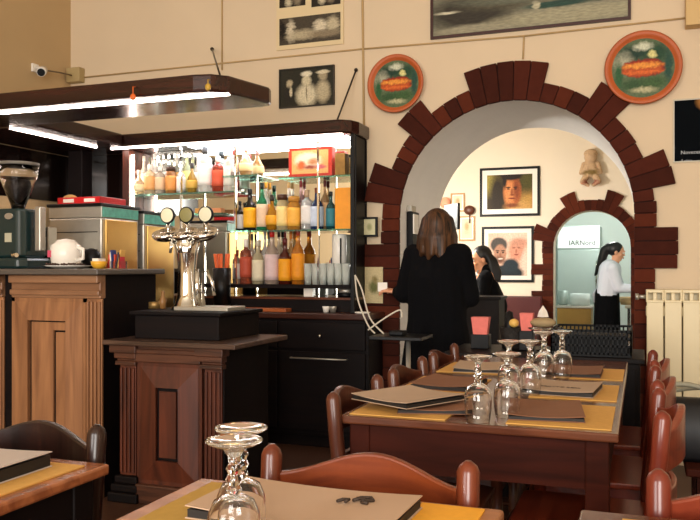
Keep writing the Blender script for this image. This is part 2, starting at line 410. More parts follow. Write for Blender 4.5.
MB().box((-3.6, 4.97, .985), (-1.79, 5.195, 1.0)).build('riser_top', wood('riser_brown', '#3d2014', '#6a3a24', .3, 'x', 9, .5), bb)
un = thing('mirror_shelf_unit', 'mirrored bottle shelf unit with glass shelves and dark frame under the canopy', 'shelf unit', (-2.6, 5.2, 1.0))
MB().box((-3.66, YM, 1.0), (-1.80, YM+.012, ZB-.002)).build('mirror_panel', MIRROR, un)
MB().box((-4.3, YM+.0125, 1.001), (-1.785, 5.199, ZB-.002)).build('back_panel', DARKW, un)
MB().box((-1.83, 4.99, 1.0), (-1.79, YM-.001, ZB-.002)).build('side_post', BLACK, un, bevel=.004)
MB().box((-1.80, 4.90, .9005), (-1.775, 4.925, ZB-.002)).build('front_post', BLACK, un, bevel=.004)
MB().box((-3.66, 4.99, 1.001), (-3.60, YM-.001, ZB-.002)).build('side_post', BARW2, un, bevel=.004)
MB().tube([(-3.585, 5.02, 1.6), (-3.585, 5.02, 2.05)], .01, 8).build('tube_lamp', LED, un)
hA, hB, hC, hD = 1.085, 1.465, 1.75, 1.83
YS = 5.07
def shelf(px0, px1, h, nm='glass_shelf', m=GSHELF, t=.012):
    x0 = PY(px0, 200, YS).x; x1 = PY(px1, 200, YS).x
    return MB().box((x0, 4.99, h-t), (min(x1, -1.832), YM-.001, h)).build(nm, m, un)
MB().box((-3.1, 4.985, hA-.025), (-1.832, YM-.001, hA)).build('wooden_shelf', DARKW, un)
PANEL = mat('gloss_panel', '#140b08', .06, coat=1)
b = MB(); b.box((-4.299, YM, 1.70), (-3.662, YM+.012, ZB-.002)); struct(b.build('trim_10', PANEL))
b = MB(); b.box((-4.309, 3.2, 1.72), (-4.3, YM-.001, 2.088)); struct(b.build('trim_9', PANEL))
shelf(236, 356, hB); shelf(134, 240, hC); shelf(283, 356, hD); shelf(228, 262, 1.86)
for px in (186, 240, 322):
    x = PY(px, 200, YS).x; MB().box((x-.006, 4.995, 1.0), (x+.006, 5.012, ZB)).build('shelf_upright', CHROME, un)

# ------------------------------------------------------------------ bottles
def lab(c): return mat('label_'+c, c, .6, noise=.12, nscale=50)
def bglass(c, dark=False): return mat('bottle_glass_'+c, c, .05, 0, .0 if dark else .55, ior=1.4, coat=.5)
def bottle(px, h0, hpx, wpx, style, gc, lc, cc, label, Y=YS, cat='bottle', grp='bottles on the bar shelves'):
    s = scale_at(px, Y); Hh = hpx*s; R = wpx*s/2*1.1; p = PY(px, 200, Y); base = Vector((p.x, Y, h0))
    t = thing('liquor_bottle', label, cat, base, grp)
    g = bglass(gc, style == 'd'); n = 18
    if style in ('w', 'd'):   # wine / spirit shape: shoulder at 60%
        pr = [(R*.9,0),(R,.01*Hh),(R,.56*Hh),(R*.85,.63*Hh),(R*.38,.72*Hh),(R*.32,.93*Hh),(R*.36,.935*Hh)]; nk = .93; rn = R*.36; l0, l1 = .08, .55
    elif style == 's':        # square shouldered
        pr = [(R*.95,0),(R,.02*Hh),(R,.68*Hh),(R*.9,.73*Hh),(R*.36,.78*Hh),(R*.34,.88*Hh)]; nk = .88; rn = R*.42; l0, l1 = .15, .6
    elif style == 'r':        # round flask
        pr = [(R*.55,0),(R*.85,.06*Hh),(R,.28*Hh),(R*.92,.45*Hh),(R*.5,.62*Hh),(R*.28,.7*Hh),(R*.26,.88*Hh)]; nk = .88; rn = R*.34; l0, l1 = .16, .42
    else:                     # jar
        pr = [(R*.9,0),(R,.03*Hh),(R,.74*Hh),(R*.8,.8*Hh),(R*.8,.84*Hh)]; nk = .84; rn = R*.88; l0, l1 = .12, .66
    MB().lathe(pr, base, n).build('body', g, t)
    def rad(z):
        for (r0, z0), (r1, z1) in zip(pr, pr[1:]):
            if z0 <= z*Hh <= z1: return r0+(r1-r0)*(z*Hh-z0)/max(1e-6, z1-z0)
        return R
    zz = [l0+(l1-l0)*k/5 for k in range(6)]
    MB().lathe([(rad(z)+.0012, z*Hh) for z in zz], base, n).build('paper_label', lab(lc), t)
    MB().lathe([(rn*.95, (nk-.06)*Hh if style != 'j' else nk*Hh), (rn, nk*Hh), (rn, .99*Hh), (rn*.8, Hh)], base, n).build('cap', mat('cap_'+cc, cc, .4), t)
    return t
# lower shelf (A)
bottle(237, hA, 34, 8, 's', '#b9a698', '#d8d2cc', '#7a2a22', 'small pale flask with dark red cap, at the left end of the lowest shelf')
bottle(246, hA, 45, 11, 's', '#a5553f', '#b34a33', '#e8ded6', 'reddish brown bottle with white cap, lowest shelf, left of the cream bottle')
bottle(258, hA, 44, 11, 'w', '#cfc2a0', '#ddd3b8', '#c9c0ac', 'cream bottle with long pale neck on the lowest shelf')
bottle(272, hA, 54, 13, 'w', '#c9b4a4', '#d9bfc0', '#c02018', 'wide bottle with pink grey label and bright red cap on the lowest shelf')
bottle(285, hA, 46, 12, 'd', '#4a1a10', '#f0a51e', '#5a1414', 'dark red bottle with yellow orange label on the lowest shelf')
bottle(298, hA, 56, 12, 'w', '#d98a2e', '#ef9a24', '#a8402a', 'tall orange bottle beside the drinking glasses on the lowest shelf')
bottle(252, hA, 50, 7, 'w', '#c8b8a8', '#d8c8b8', '#3a2a24', 'slim pale bottle with dark cap behind the cream bottle, lowest shelf', 5.14)
bottle(265, hA, 52, 8, 'w', '#d8d0c8', '#e8e0d8', '#b8b0a8', 'slim clear bottle with grey cap in the back row of the lowest shelf', 5.14)
bottle(279, hA, 54, 8, 'w', '#d8c8b0', '#d8a878', '#2a1614', 'slim bottle with black cap behind the dark red one, lowest shelf', 5.14)
bottle(291, hA, 52, 8, 'w', '#c89858', '#e0b070', '#d87a28', 'slim amber bottle with orange cap left of the tall orange one, back row', 5.14)
# middle shelf (B)
bottle(240, hB, 30, 8, 'd', '#1d1d20', '#c9c9c9', '#111114', 'small black bottle at the left end of the middle shelf')
bottle(250, hB, 42, 12, 'd', '#15120f', '#f2b11c', '#0e0e0e', 'black bottle with bright yellow label on the middle shelf')
bottle(262, hB, 48, 10, 'w', '#2f9a68', '#e7c9a8', '#14241c', 'green bottle with peach label on the middle shelf')
bottle(272, hB, 36, 12, 'r', '#c98f22', '#e9a92c', '#2a1c10', 'round golden flask on the middle shelf')
bottle(282.5, hB, 36, 11, 'j', '#d9c89c', '#f0d68c', '#4a2a1a', 'cream jar shaped bottle with brown lid on the middle shelf')
bottle(294, hB, 34, 12, 'j', '#e0a040', '#f3b54a', '#c98c3c', 'amber jar with yellow wrap on the middle shelf, right of the brown lidded jar')
bottle(307, hB, 40, 11, 's', '#d8d8d8', '#e8e4e0', '#c0a080', 'clear bottle with white label on the middle shelf, left of the blue bottle')
bottle(317, hB, 42, 12, 'd', '#142a52', '#c8d4e8', '#7a3a20', 'navy blue bottle with pale label on the middle shelf')
bottle(331, hB, 38, 9, 'w', '#1f5a5c', '#2f7a86', '#101a1a', 'teal bottle on the middle shelf beside the orange carton')
# back row on B
bottle(266, hB, 49, 8, 'w', '#d8d0c0', '#d98a3a', '#e8a030', 'slim pale bottle with orange cap behind the green bottle', 5.14)
bottle(289, hB, 49, 8, 'w', '#e2d8cc', '#e9c9a8', '#d9a86c', 'slim clear bottle with tan cap behind the amber jar', 5.14)
bottle(301, hB, 50, 8, 'w', '#c8a0a0', '#d9b0b0', '#8a2a2a', 'slim pinkish bottle with dark red cap in the back row of the middle shelf', 5.14)
bottle(325, hB, 50, 8, 'w', '#c9a070', '#e0b080', '#5a1c14', 'slim tan bottle with brown cap behind the teal bottle', 5.14)
# upper left shelf (C)
cr = [(139, 25, 11, 'r', '#d9c8a8', '#f0e2b8', '#d8ccb8', 'round pale flask with cream disc label at the left end of the upper left shelf'),
 (150, 30, 10, 's', '#e2d0b0', '#e8b070', '#f0eadf', 'white capped bottle with orange label, second from the left on the upper left shelf'),
 (160, 28, 9, 's', '#dcd2c4', '#e5c9a4', '#e8e2d8', 'short clear bottle with beige label, third from the left on the upper left shelf'),
 (171, 27, 10, 'j', '#c98a50', '#e09a52', '#3a2418', 'amber jar with orange wrap and dark lid on the upper left shelf'),
 (181, 30, 8, 'w', '#ecebe6', '#f4f2ee', '#e8e6e0', 'slim all white bottle on the upper left shelf'),
 (192, 30, 10, 'r', '#c9a040', '#d9b050', '#1a1612', 'golden flask with black cap on the upper left shelf'),
 (205, 47, 13, 's', '#e6e6e2', '#f2f0ea', '#2a2a2a', 'tallest clear bottle with white label and dark cap on the upper left shelf'),
 (218, 36, 11, 's', '#b0442e', '#d0583a', '#e6d6c8', 'orange red bottle with pale cap on the upper left shelf'),
 (229, 42, 10, 's', '#e2ddd2', '#ece6da', '#d8d4cc', 'clear bottle with cream label at the right end of the upper left shelf')]
for a in cr: bottle(a[0], hC, a[1], a[2], *a[3:], Y=5.05)
cr2 = [(144, 40, 8, 'w', '#d8d2c4', '#e8e0cc', '#c8c0b0', 'slim pale bottle behind the round cream flask on the upper left shelf'),
 (155, 42, 9, 'w', '#dfe0da', '#e9e4d8', '#f2efe8', 'white topped bottle in the back row between two orange labelled ones'),
 (166, 42, 9, 'w', '#cfd2c8', '#e6e8e0', '#3a3a34', 'clear bottle with dark cap in the back row of the upper left shelf'),
 (177, 40, 9, 'w', '#b8b8a8', '#e9a84a', '#d8d4c8', 'back row bottle with orange label behind the slim white one'),
 (187, 42, 9, 'w', '#c8cf9a', '#e4dc8a', '#e8e4da', 'pale green bottle with yellow label in the back row of the upper left shelf'),
 (198, 39, 8, 'w', '#dcdcd4', '#efe9dc', '#c4c4bc', 'clear slim bottle in the back row behind the golden flask')]
for a in cr2: bottle(a[0], hC, a[1], a[2], *a[3:], Y=5.13)
# top shelf pair
bottle(234, 1.861, 26, 8, 's', '#e6d2c8', '#ecdcd0', '#d0403a', 'small clear bottle with red cap on the little top shelf', Y=5.05)
bottle(246, 1.861, 30, 13, 'r', '#e2b070', '#f0c890', '#e8a8a0', 'round peach coloured flask on the little top shelf', Y=5.08)
def boxthing(name, px0, px1, py_h, h0, d, m, label, cat, Y=YS, extra=None):
    s = scale_at((px0+px1)/2, Y); x0 = PY(px0, 200, Y).x; x1 = PY(px1, 200, Y).x
    b = MB(); b.box((x0, Y-d/2, h0), (x1, Y+d/2, h0+py_h*s)); o = b.build(name, m, bevel=.003); tag(o, label, cat); return o, x0, x1, py_h*s
o, x0, x1, hh = boxthing('red_gift_box', 291, 334, 29, hD+.001, .08, mat('gift_red', '#c8301c', .35), 'red gift tin with a pale picture on its front, on the top right shelf', 'box', 5.05)
w = x1-x0
pm = blobs('tin_picture', '#e8b070', [(-.1,.1,.75,.7,'#f6e6c8',.2),(-.5,-.3,.25,.4,'#e07040',.4),(.2,0,.3,.3,'#c98a60',.5),(.6,-.5,.3,.2,'#d06a70',.4),(0,-.5,.35,.18,'#9a4a3a',.5)], w*.8, hh*.75, .3)
b = MB(); b.box((x0+w*.08, 5.006, hD+hh*.1), (x1-w*.08, 5.0095, hD+hh*.9)); q = b.build('picture', pm, o)
q.data.transform(Matrix.Translation((0, 0, -hh/2))); q.location.z = hh/2
boxthing('brown_carton', 337, 347, 22, hD+.001, .08, mat('carton_ochre', '#8a6526', .6, noise=.4, nscale=30), 'small brown and gold carton on the top right shelf', 'box', 5.05)
o, *_ = boxthing('orange_carton', 337, 353, 41, hB+.001, .08, mat('carton_orange', '#f09a1e', .5, noise=.15, nscale=20), 'tall orange carton at the right end of the middle shelf', 'box')
for i, (px0, px1, c, l) in enumerate(((197, 210, '#e0a050', 'flat gold'), (211, 223, '#d99060', 'flat peach'))):
    boxthing('flat_carton', px0, px1, 5, 1.60, .06, mat('carton'+c, c, .6), l+' carton on the small bracket below the upper left shelf', 'box', 5.08)
b = MB(); b.box((PY(194,200,5.08).x, 5.03, 1.588), (PY(226,200,5.08).x, YM-.001, 1.6)); b.build('bracket_shelf', GSHELF, un)
# white cylinder dispenser at back of shelf A, glasses in front
p = PY(344, 200, 5.13); b = MB(); b.lathe([(.052,0),(.052,.34),(.045,.35)], (p.x-.03, 5.12, hA), 24); b.k = 1; b.box((p.x-.005, 5.062, hA+.03), (p.x+.004, 5.07, hA+.32))
tag(b.build('cup_dispenser', [WHT, BLACK]), 'tall white cylindrical cup dispenser behind the glasses on the lowest shelf', 'dispenser')
gl = thing('tumbler', 'clear tumbler in the rows on the lowest shelf', 'glass', (0,0,0), 'tumblers on the lowest shelf')
MB().lathe([(.023,0),(.026,.06),(.029,.145),(.0278,.145),(.0248,.06),(.0215,.008),(.0001,.008)], (0,0,0), 18).build('bowl', mat('thin_glass', '#e9eee8', .1, 0, .55, ior=1.25), gl)
k = 0
for row, Y in ((0, 5.02), (1, 5.085)):
    for i in range(6):
        x = PY(308+i*7.6, 200, Y).x
        if row and i > 3: continue
        place(gl, k > 0, (x, Y, hA+.001)); k += 1
# below shelf A
boxthing('napkin_block', 305, 314, 9, 1.001, .05, WHT, 'small cream block on the riser below the lowest shelf', 'box', 5.05)
b = MB(); p = PY(346, 200, 5.02); b.lathe([(.055,0),(.055,.03)], (p.x-.01, 5.05, 1.001), 20); b.k = 1; b.lathe([(.052,.03),(.05,.055),(.03,.06)], (p.x-.01, 5.05, 1.001), 20)
tag(b.build('metal_canister', [BLACK, STEEL]), 'squat steel canister with black base below the tumblers', 'canister')
b = MB(); b.box((-2.75, 4.86, .901), (-2.25, 4.96, .925)); tag(b.build('wooden_board', wood('board_orange', '#8a4322', '#b5622f', .4, 'x'), bevel=.004), 'long orange brown wooden board on the back bar worktop', 'board')
for px, c, l in ((322, WHT, 'white'), (330, STEEL, 'steel')):
    p = PH(px, 313, .902); p.y = 4.92
    tag(MB().lathe([(.018,0),(.024,.03),(.026,.04),(.022,.04),(.016,.005),(.0001,.005)], p, 16).build('espresso_cup', c), 'tiny %s cup near the right end of the back bar worktop' % l, 'cup')
p = PH(355, 315, .902); tag(MB().lathe([(.05,0),(.055,.008),(.045,.01),(.0001,.006)], (-1.72, 4.92, .902), 20).build('saucer', WHT), 'white saucer at the right end of the back bar worktop', 'saucer')

# ================================================================== HIGH COUNTER
def panel_front(b, x0, x1, z0, z1, y, w=.05, M=None):
    """mitred frame round a raised centre board; front faces -Y"""
    def bev(xa, xb, za, zb, xc, xd, zc, zd, ya, yb):
        vs = [(xa,ya,za),(xb,ya,za),(xb,ya,zb),(xa,ya,zb),(xc,yb,zc),(xd,yb,zc),(xd,yb,zd),(xc,yb,zd)]
        b.add(vs, [(0,1,5,4),(1,2,6,5),(2,3,7,6),(3,0,4,7)])
        return
    bev(x0, x1, z0, z1, x0+w, x1-w, z0+w, z1-w, y-.012, y+.004)
    b.add([(x0+w,y+.004,z0+w),(x1-w,y+.004,z0+w),(x1-w,y+.004,z1-w),(x0+w,y+.004,z1-w)], [(0,1,2,3)])
def fluted(b, x0, x1, z0, z1, y, n=4, d=.012):
    W = (x1-x0); b.box((x0, y-.014, z0), (x1, y, z1))
    for i in range(n):
        xa = x0+W*(i+.22)/n; xb = x0+W*(i+.78)/n; b.box((xa, y-.014-d, z0+.015), (xb, y-.013, z1-.015))
hc = thing('high_bar_counter', 'tall light oak panelled bar counter with grey stone top, left of the beer tower', 'bar counter', (-3.3, 3.7, 0))
TH = 1.195
MB().box((-4.3, 3.32, TH-.03), (-2.585, 3.93, TH)).build('counter_top', SLAB, hc, bevel=.006)
MB().box((-4.3, 3.42, 0), (-2.66, 3.92, TH-.03)).build('carcass', DARKW, hc)
for (x0, x1) in ((-3.21, -2.625), (-3.86, -3.275), (-4.3, -3.925)):
    b = MB()
    b.box((x0, 3.395, 1.04), (x1, 3.44, TH-.031)); b.box((x0-.0, 3.37, 1.12), (x1+.0, 3.40, TH-.032)); b.box((x0, 3.38, 1.055), (x1, 3.41, 1.085))
    b.build('cornice', BARX, hc, bevel=.006)
    fx = x1-.095
    b = MB(); fluted(b, fx, x1, .14, 1.04, 3.42, 4); b.build('fluted_pilaster', BARW, hc, bevel=.003)
    b = MB(); b.box((x0, 3.39, 0), (x1, 3.43, .14)); b.build('plinth', BARX, hc, bevel=.006)
    b = MB(); b.box((x0, 3.41, .14), (fx-.002, 3.43, 1.04))
    # recessed panel: stiles, mitred bevel, centre boards
    xa, xb, za, zb = x0+.02, fx-.02, .2, 1.02
    W = .10
    for (p, q) in (((x0, 3.40, .14), (xa, 3.42, 1.04)), ((xb, 3.40, .14), (fx-.002, 3.42, 1.04)), ((x0, 3.40, zb), (fx-.002, 3.42, 1.04)), ((x0, 3.40, .14), (fx-.002, 3.42, za))): b.box(p, q)
    b.build('panel_frame', BARW, hc)
    b = MB(); b.add([(xa,3.398,za),(xb,3.398,za),(xb,3.398,zb),(xa,3.398,zb),(xa+W,3.385,za+W),(xb-W,3.385,za+W),(xb-W,3.385,zb-W),(xa+W,3.385,zb-W)], [(0,1,5,4),(1,2,6,5),(2,3,7,6),(3,0,4,7)])
    b.add([(xa+W,3.385,za+W),(xb-W,3.385,za+W),(xb-W,3.385,zb-W),(xa+W,3.385,zb-W),(xa+W,3.409,za+W),(xb-W,3.409,za+W),(xb-W,3.409,zb-W),(xa+W,3.409,zb-W)], [(0,1,5,4),(1,2,6,5),(2,3,7,6),(3,0,4,7)])
    xm = (xa+xb)/2+.05
    MB().box((xa+W, 3.4085, za+W), (xb-W, 3.4099, zb-W)).build('groove', DARKW, hc)  # dark sheet puts the shadow line of the recess into the colour
    b.box((xa+W+.018, 3.396, za+W+.012), (xm-.012, 3.408, zb-W-.008)); b.box((xm+.008, 3.392, za+W+.012), (xb-W-.004, 3.408, zb-W-.06)); b.box((xm-.012, 3.396, zb-W-.05), (xb-W-.004, 3.408, zb-W-.008))
    b.build('raised_panel', BARW, hc)
b = MB(); b.box((-2.665, 3.42, 0), (-2.63, 3.9, TH-.031)); b.build('shaded_end_panel', DARKW, hc)  # side lies in shadow; that darkness is put into the wood colour

# ================================================================== LOW COUNTER with beer tower block
lc = thing('low_bar_counter', 'low dark oak counter with fluted pilasters and raised red panel, carrying the beer tower', 'bar counter', (-2.2, 3.7, 0))
LT = .832
MB().box((-2.585, 3.355, LT-.025), (-1.82, 3.96, LT)).build('counter_top', SLAB2, lc, bevel=.005)
MB().box((-2.54, 3.45, 0), (-1.93, 3.94, LT-.026)).build('carcass', DARKW, lc)
for a, c in ((-2.545, -2.425), (-2.045, -1.925)):
    b = MB(); fluted(b, a+.012, c-.012, .13, .70, 3.45, 4); b.build('fluted_pilaster', BARW2, lc, bevel=.003)
    b = MB(); b.box((a-.02, 3.385, .765), (c+.02, 3.46, .806)); b.box((a-.005, 3.405, .735), (c+.005, 3.46, .765)); b.box((a-.002, 3.41, .70), (c+.002, 3.46, .722)); b.box((a+.004, 3.42, .722), (c-.004, 3.46, .735)); b.build('capital', BARX2, lc, bevel=.004)
    b = MB(); b.box((a-.03, 3.38, 0), (c+.03, 3.46, .05)); b.box((a-.02, 3.395, .05), (c+.02, 3.46, .09)); b.box((a-.008, 3.41, .09), (c+.008, 3.46, .13)); b.build('base_moulding', DARKW, lc, bevel=.008)
b = MB(); b.box((-2.425, 3.41, .72), (-2.045, 3.46, .806)); b.box((-2.425, 3.395, .765), (-2.045, 3.42, .79)); b.build('frieze', BARX2, lc, bevel=.005)
b = MB(); b.box((-2.42, 3.40, 0), (-2.05, 3.452, .10)); b.build('plinth', BARX2, lc, bevel=.008)
b = MB(); xa, xb, za, zb = -2.405, -2.065, .12, .70; W = .105
b.box((-2.425, 3.43, .10), (-2.045, 3.452, .72))
b.add([(xa,3.428,za),(xb,3.428,za),(xb,3.428,zb),(xa,3.428,zb),(xa+W,3.408,za+W),(xb-W,3.408,za+W),(xb-W,3.408,zb-W),(xa+W,3.408,zb-W)], [(0,1,5,4),(1,2,6,5),(2,3,7,6),(3,0,4,7)])
b.add([(xa+W,3.408,za+W),(xb-W,3.408,za+W),(xb-W,3.408,zb-W),(xa+W,3.408,zb-W),(xa+W,3.4275,za+W),(xb-W,3.4275,za+W),(xb-W,3.4275,zb-W),(xa+W,3.4275,zb-W)], [(0,1,5,4),(1,2,6,5),(2,3,7,6),(3,0,4,7)])
b.box((xa+W+.018, 3.412, za+W+.018), (xb-W-.014, 3.4275, zb-W-.018)); MB().box((xa+W, 3.427, za+W), (xb-W, 3.4295, zb-W)).build('groove', DARKW, lc)  # dark backing paints in the shade round the raised panel
b.build('raised_panel', BARW2, lc)
b = MB(); b.box((-2.49, 3.50, LT+.0005), (-1.99, 3.95, .955)); b.box((-2.51, 3.48, .955), (-1.97, 3.96, .975))
tag(b.build('tower_plinth_box', DARKW, bevel=.005), 'dark wooden box on the low counter under the beer tower', 'box')
# beer tower
BX, BY, BZ = PY(187, 300, 3.68).x, 3.68, .975
bt = thing('beer_tower', 'three headed chrome beer tower on the dark box', 'beer tower', (BX, BY, BZ))
MB().box((BX-.02, BY-.10, BZ+.001), (BX+.30, BY+.10, BZ+.022)).build('drip_tray', STEEL, bt, bevel=.004)
MB().lathe([(.085,.001),(.085,.012),(.066,.03),(.052,.08),(.046,.18),(.056,.30),(.070,.36),(.04,.385)], (BX, BY, BZ), 28).build('column', CHROME, bt)
for i, dx in enumerate((-.118, .0, .118)):
    dz = .405
    M = Matrix.Rotation(math.radians(20), 4, 'X')
    h = MB().lathe([(.002,-.03),(.04,-.030),(.070,-.012),(.077,.006),(.070,.018),(.056,.004),(.03,.012),(.002,.016)], (BX+dx, BY-.02, BZ+dz), 24, M).build('tap_head', CHROME, bt)
    MB().lathe([(.040,0),(.040,.012),(.036,.014),(.0001,.014)], (BX+dx, BY, BZ+dz+.105), 24, Matrix.Rotation(PI/2, 4, 'X')).build('round_badge', [mat('badge_cream', '#e9e2c4', .5), mat('badge_olive', '#8a8454', .5), mat('badge_ivory', '#ddd8bc', .5)][i], h)
    MB().lathe([(.044,-.002),(.044,.012),(.040,.013)], (BX+dx, BY, BZ+dz+.105), 24, Matrix.Rotation(PI/2, 4, 'X')).build('badge_rim', BLACK, h)
    MB().tube([(BX+dx, BY, BZ+dz+.065), (BX+dx, BY, BZ+dz-.005)], .01, 8).build('badge_stem', CHROME, h)
    MB().tube([(BX+dx*.55, BY-.02, BZ+dz-.02), (BX+dx*.5, BY-.06, BZ+dz-.05), (BX+dx*.5, BY-.07, BZ+dz-.10)], [.012, .011, .007], 10).build('spout', CHROME, h)
MB().tube([(BX-.10, BY, BZ+.385), (BX+.10, BY, BZ+.385)], .024, 12).build('manifold', CHROME, bt)
MB().tube([(BX+.10,BY,BZ+.023),(BX+.095,BY,BZ+.12),(BX+.11,BY-.02,BZ+.2),(BX+.14,BY-.03,BZ+.21),(BX+.17,BY-.03,BZ+.15),(BX+.185,BY-.03,BZ+.08)], [.012,.009,.008,.008,.009,.009], 10).build('rinse_spout', CHROME, bt)
MB().tube([(BX+.055,BY+.03,BZ+.023),(BX+.045,BY+.03,BZ+.12),(BX+.05,BY+.02,BZ+.22)], [.02,.013,.01], 10).build('side_handle', CHROME, bt)
# items on plinth/counter left
p = PY(158, 300, 3.75); b = MB(); b.lathe([(.035,0),(.035,.035),(.03,.037)], (p.x-.02, 3.75, .976), 18)
tag(b.build('brass_pot', mat('brass_dull', '#9a7a48', .4, .6)), 'short dull brass pot left of the beer tower', 'pot')
b = MB(); b.lathe([(.018,0),(.02,.05),(.010,.065),(.012,.09),(.004,.1)], (p.x+.045, 3.73, .976), 14)
tag(b.build('pepper_mill', mat('mill_wood', '#8a6236', .4)), 'small tan pepper mill between the brass pot and the beer tower', 'mill')
# orange handled utensil jar behind tower, on back worktop
t = thing('utensil_jar', 'dark jar of orange handled utensils behind the beer tower', 'jar', (PY(222,300,4.95).x, 4.95, .901))
L0 = Vector(t.location); MB().lathe([(.06,0),(.065,.30),(.06,.30),(.055,.01),(.0001,.01)], L0, 20).build('jar', BLACKM, t)
for i in range(5):
    a = i*1.25; MB().tube([L0+Vector((.01*math.cos(a), .01*math.sin(a), .05)), L0+Vector((.055*math.cos(a), .04*math.sin(a), .40))], [.005, .012], 8).build('utensil', mat('orange_handle', '#d9622c', .4), t)

# ================================================================== THINGS ON / BEHIND THE HIGH COUNTER
def appliance(x0, x1, y0, y1, z1, label):
    t = thing('steel_appliance', label, 'appliance', ((x0+x1)/2, (y0+y1)/2, 0))
    MB().box((x0+.01, y0+.01, 0), (x1-.01, y1-.01, .9)).build('base_cabinet', DARKW, t)
    b = MB(); b.box((x0, y0, .9), (x1, y1, z1-.09)); b.build('housing', STEEL, t, bevel=.008)
    b = MB(); b.box((x1, y0+.03, .93), (x1+.012, y1-.03, z1-.10)); b.build('door_panel', BRASS, t, bevel=.004)
    b = MB(); b.box((x0, y0, z1-.089), (x1, y1, z1-.02)); b.build('top_band', STEEL, t, bevel=.003)
    tm = blobs('teal_band_%d' % int(y0*10), '#58a89a', [(-.5,0,.25,.5,'#1c6a8a',.5),(.1,-.1,.3,.4,'#123a4a',.5),(.6,0,.2,.6,'#16403e',.5)], .38, .06, .2)
    m2 = mat('teal_label', '#5fae9e', .4, noise=.5, nscale=30)
    MB().box((x1, y0+.01, z1-.085), (x1+.006, y1-.01, z1-.025)).build('teal_label', m2, t)
    MB().box((x0-.01, y0-.01, z1-.0195), (x1+.01, y1+.005, z1)).build('lid', BLACKM, t, bevel=.003)
    for k in range(5): MB().box((x0+.03, y0-.003, .98+k*.11), (x1-.03, y0+.001, .985+k*.11)).build('groove', BLACKM, t)
    return t
appliance(-3.50, -3.10, 4.02, 4.40, 1.60, 'brushed steel appliance with teal label band, nearest one behind the high counter')
appliance(-3.46, -3.08, 4.43, 4.80, 1.58, 'brushed steel appliance with teal label band, far one next to the beer tower')
# red tray of bread on appliance
t = thing('red_tray', 'red plastic tray on top of the steel appliance', 'tray', (-3.33, 4.18, 1.601))
b = MB(); b.box((-3.47,4.06,1.601),(-3.14,4.32,1.608)); b.box((-3.47,4.06,1.601),(-3.14,4.068,1.645)); b.box((-3.47,4.312,1.601),(-3.14,4.32,1.645)); b.box((-3.148,4.06,1.601),(-3.14,4.32,1.645)); b.box((-3.47,4.06,1.601),(-3.462,4.32,1.645)); b.build('tray', RED, t, bevel=.003)
for x in (-3.38, -3.22): MB().box((x-.04, 4.056, 1.612), (x+.04, 4.0605, 1.634)).build('white_mark', WHT, t)
b = MB(); b.ell((-3.51+.085, 4.13, 1.64), (.05, .04, .03)); tag(b.build('bread_roll', mat('bread', '#c99f5e', .8, noise=.2, nscale=20)), 'tan bread roll at the left end of the red tray', 'bread')
# coffee grinder on counter
gx, gy = PY(20, 250, 3.66).x, 3.66
g = thing('coffee_grinder', 'dark green coffee grinder with clear bean hopper at the left edge of the high counter', 'coffee grinder', (gx, gy, TH))
g.scale = (1.2, 1.2, 1.28)
TEAL = mat('grinder_teal', '#0f2a2c', .3, coat=.5)
b = MB(); b.prism([(-.12,-.10),(.07,-.10),(.10,-.06),(.10,.10),(-.12,.10)], TH+.0005, TH+.05, Matrix.Translation((gx, gy, 0))); b.prism([(-.11,-.08),(.06,-.08),(.08,-.05),(.08,.09),(-.11,.09)], TH+.05, TH+.27, Matrix.Translation((gx, gy, 0))); b.build('body', TEAL, g, bevel=.012)
MB().lathe([(.03,.27),(.035,.29),(.09,.42),(.095,.47),(.093,.47),(.088,.42),(.032,.29)], (gx-.01, gy, TH), 28).build('hopper', GLASS, g)
MB().lathe([(.026,.285),(.062,.37),(.055,.40),(.0001,.41)], (gx-.01, gy, TH), 24).build('beans', mat('beans', '#1c110c', .6, bump=.5, nscale=90), g)
MB().lathe([(.097,.468),(.097,.482),(.03,.485),(.0001,.485)], (gx-.01, gy, TH), 28).build('hopper_lid', mat('lid_grey', '#6a665e', .4), g)
MB().box((gx-.015, gy-.083, TH+.12), (gx+.025, gy-.0795, TH+.16)).build('display', mat('disp', '#b8b49c', .4), g)
MB().lathe([(.02,0),(.02,.006)], (gx+.01, gy-.08, TH+.235), 18, Matrix.Rotation(PI/2, 4, 'X') @ Matrix.Diagonal((1.2,.7,1,1))).build('badge', STEEL, g)
MB().box((gx+.105, gy-.02, TH+.08), (gx+.14, gy+.02, TH+.28)).build('dispenser', STEEL, g, bevel=.006)
MB().tube([(gx+.0, gy-.06, TH+.08), (gx+.06, gy-.11, TH+.06), (gx+.11, gy-.14, TH+.06)], .01, 8).build('fork', CHROME, g)
# espresso machine group behind
ex, ey = PY(52, 240, 3.86).x, 3.83
t = thing('knock_box', 'steel and black coffee dosing unit between grinder and teapot', 'appliance', (ex, ey, TH))
MB().box((ex-.05, ey-.05, TH+.001), (ex+.05, ey+.05, TH+.08)).build('base', BLACK, t, bevel=.006)
MB().box((ex-.04, ey-.04, TH+.08), (ex+.03, ey+.04, TH+.25)).build('column', STEEL, t, bevel=.006)
MB().box((ex-.02, ey-.045, TH+.19), (ex+.02, ey-.04, TH+.225)).build('switch', BLACK, t)
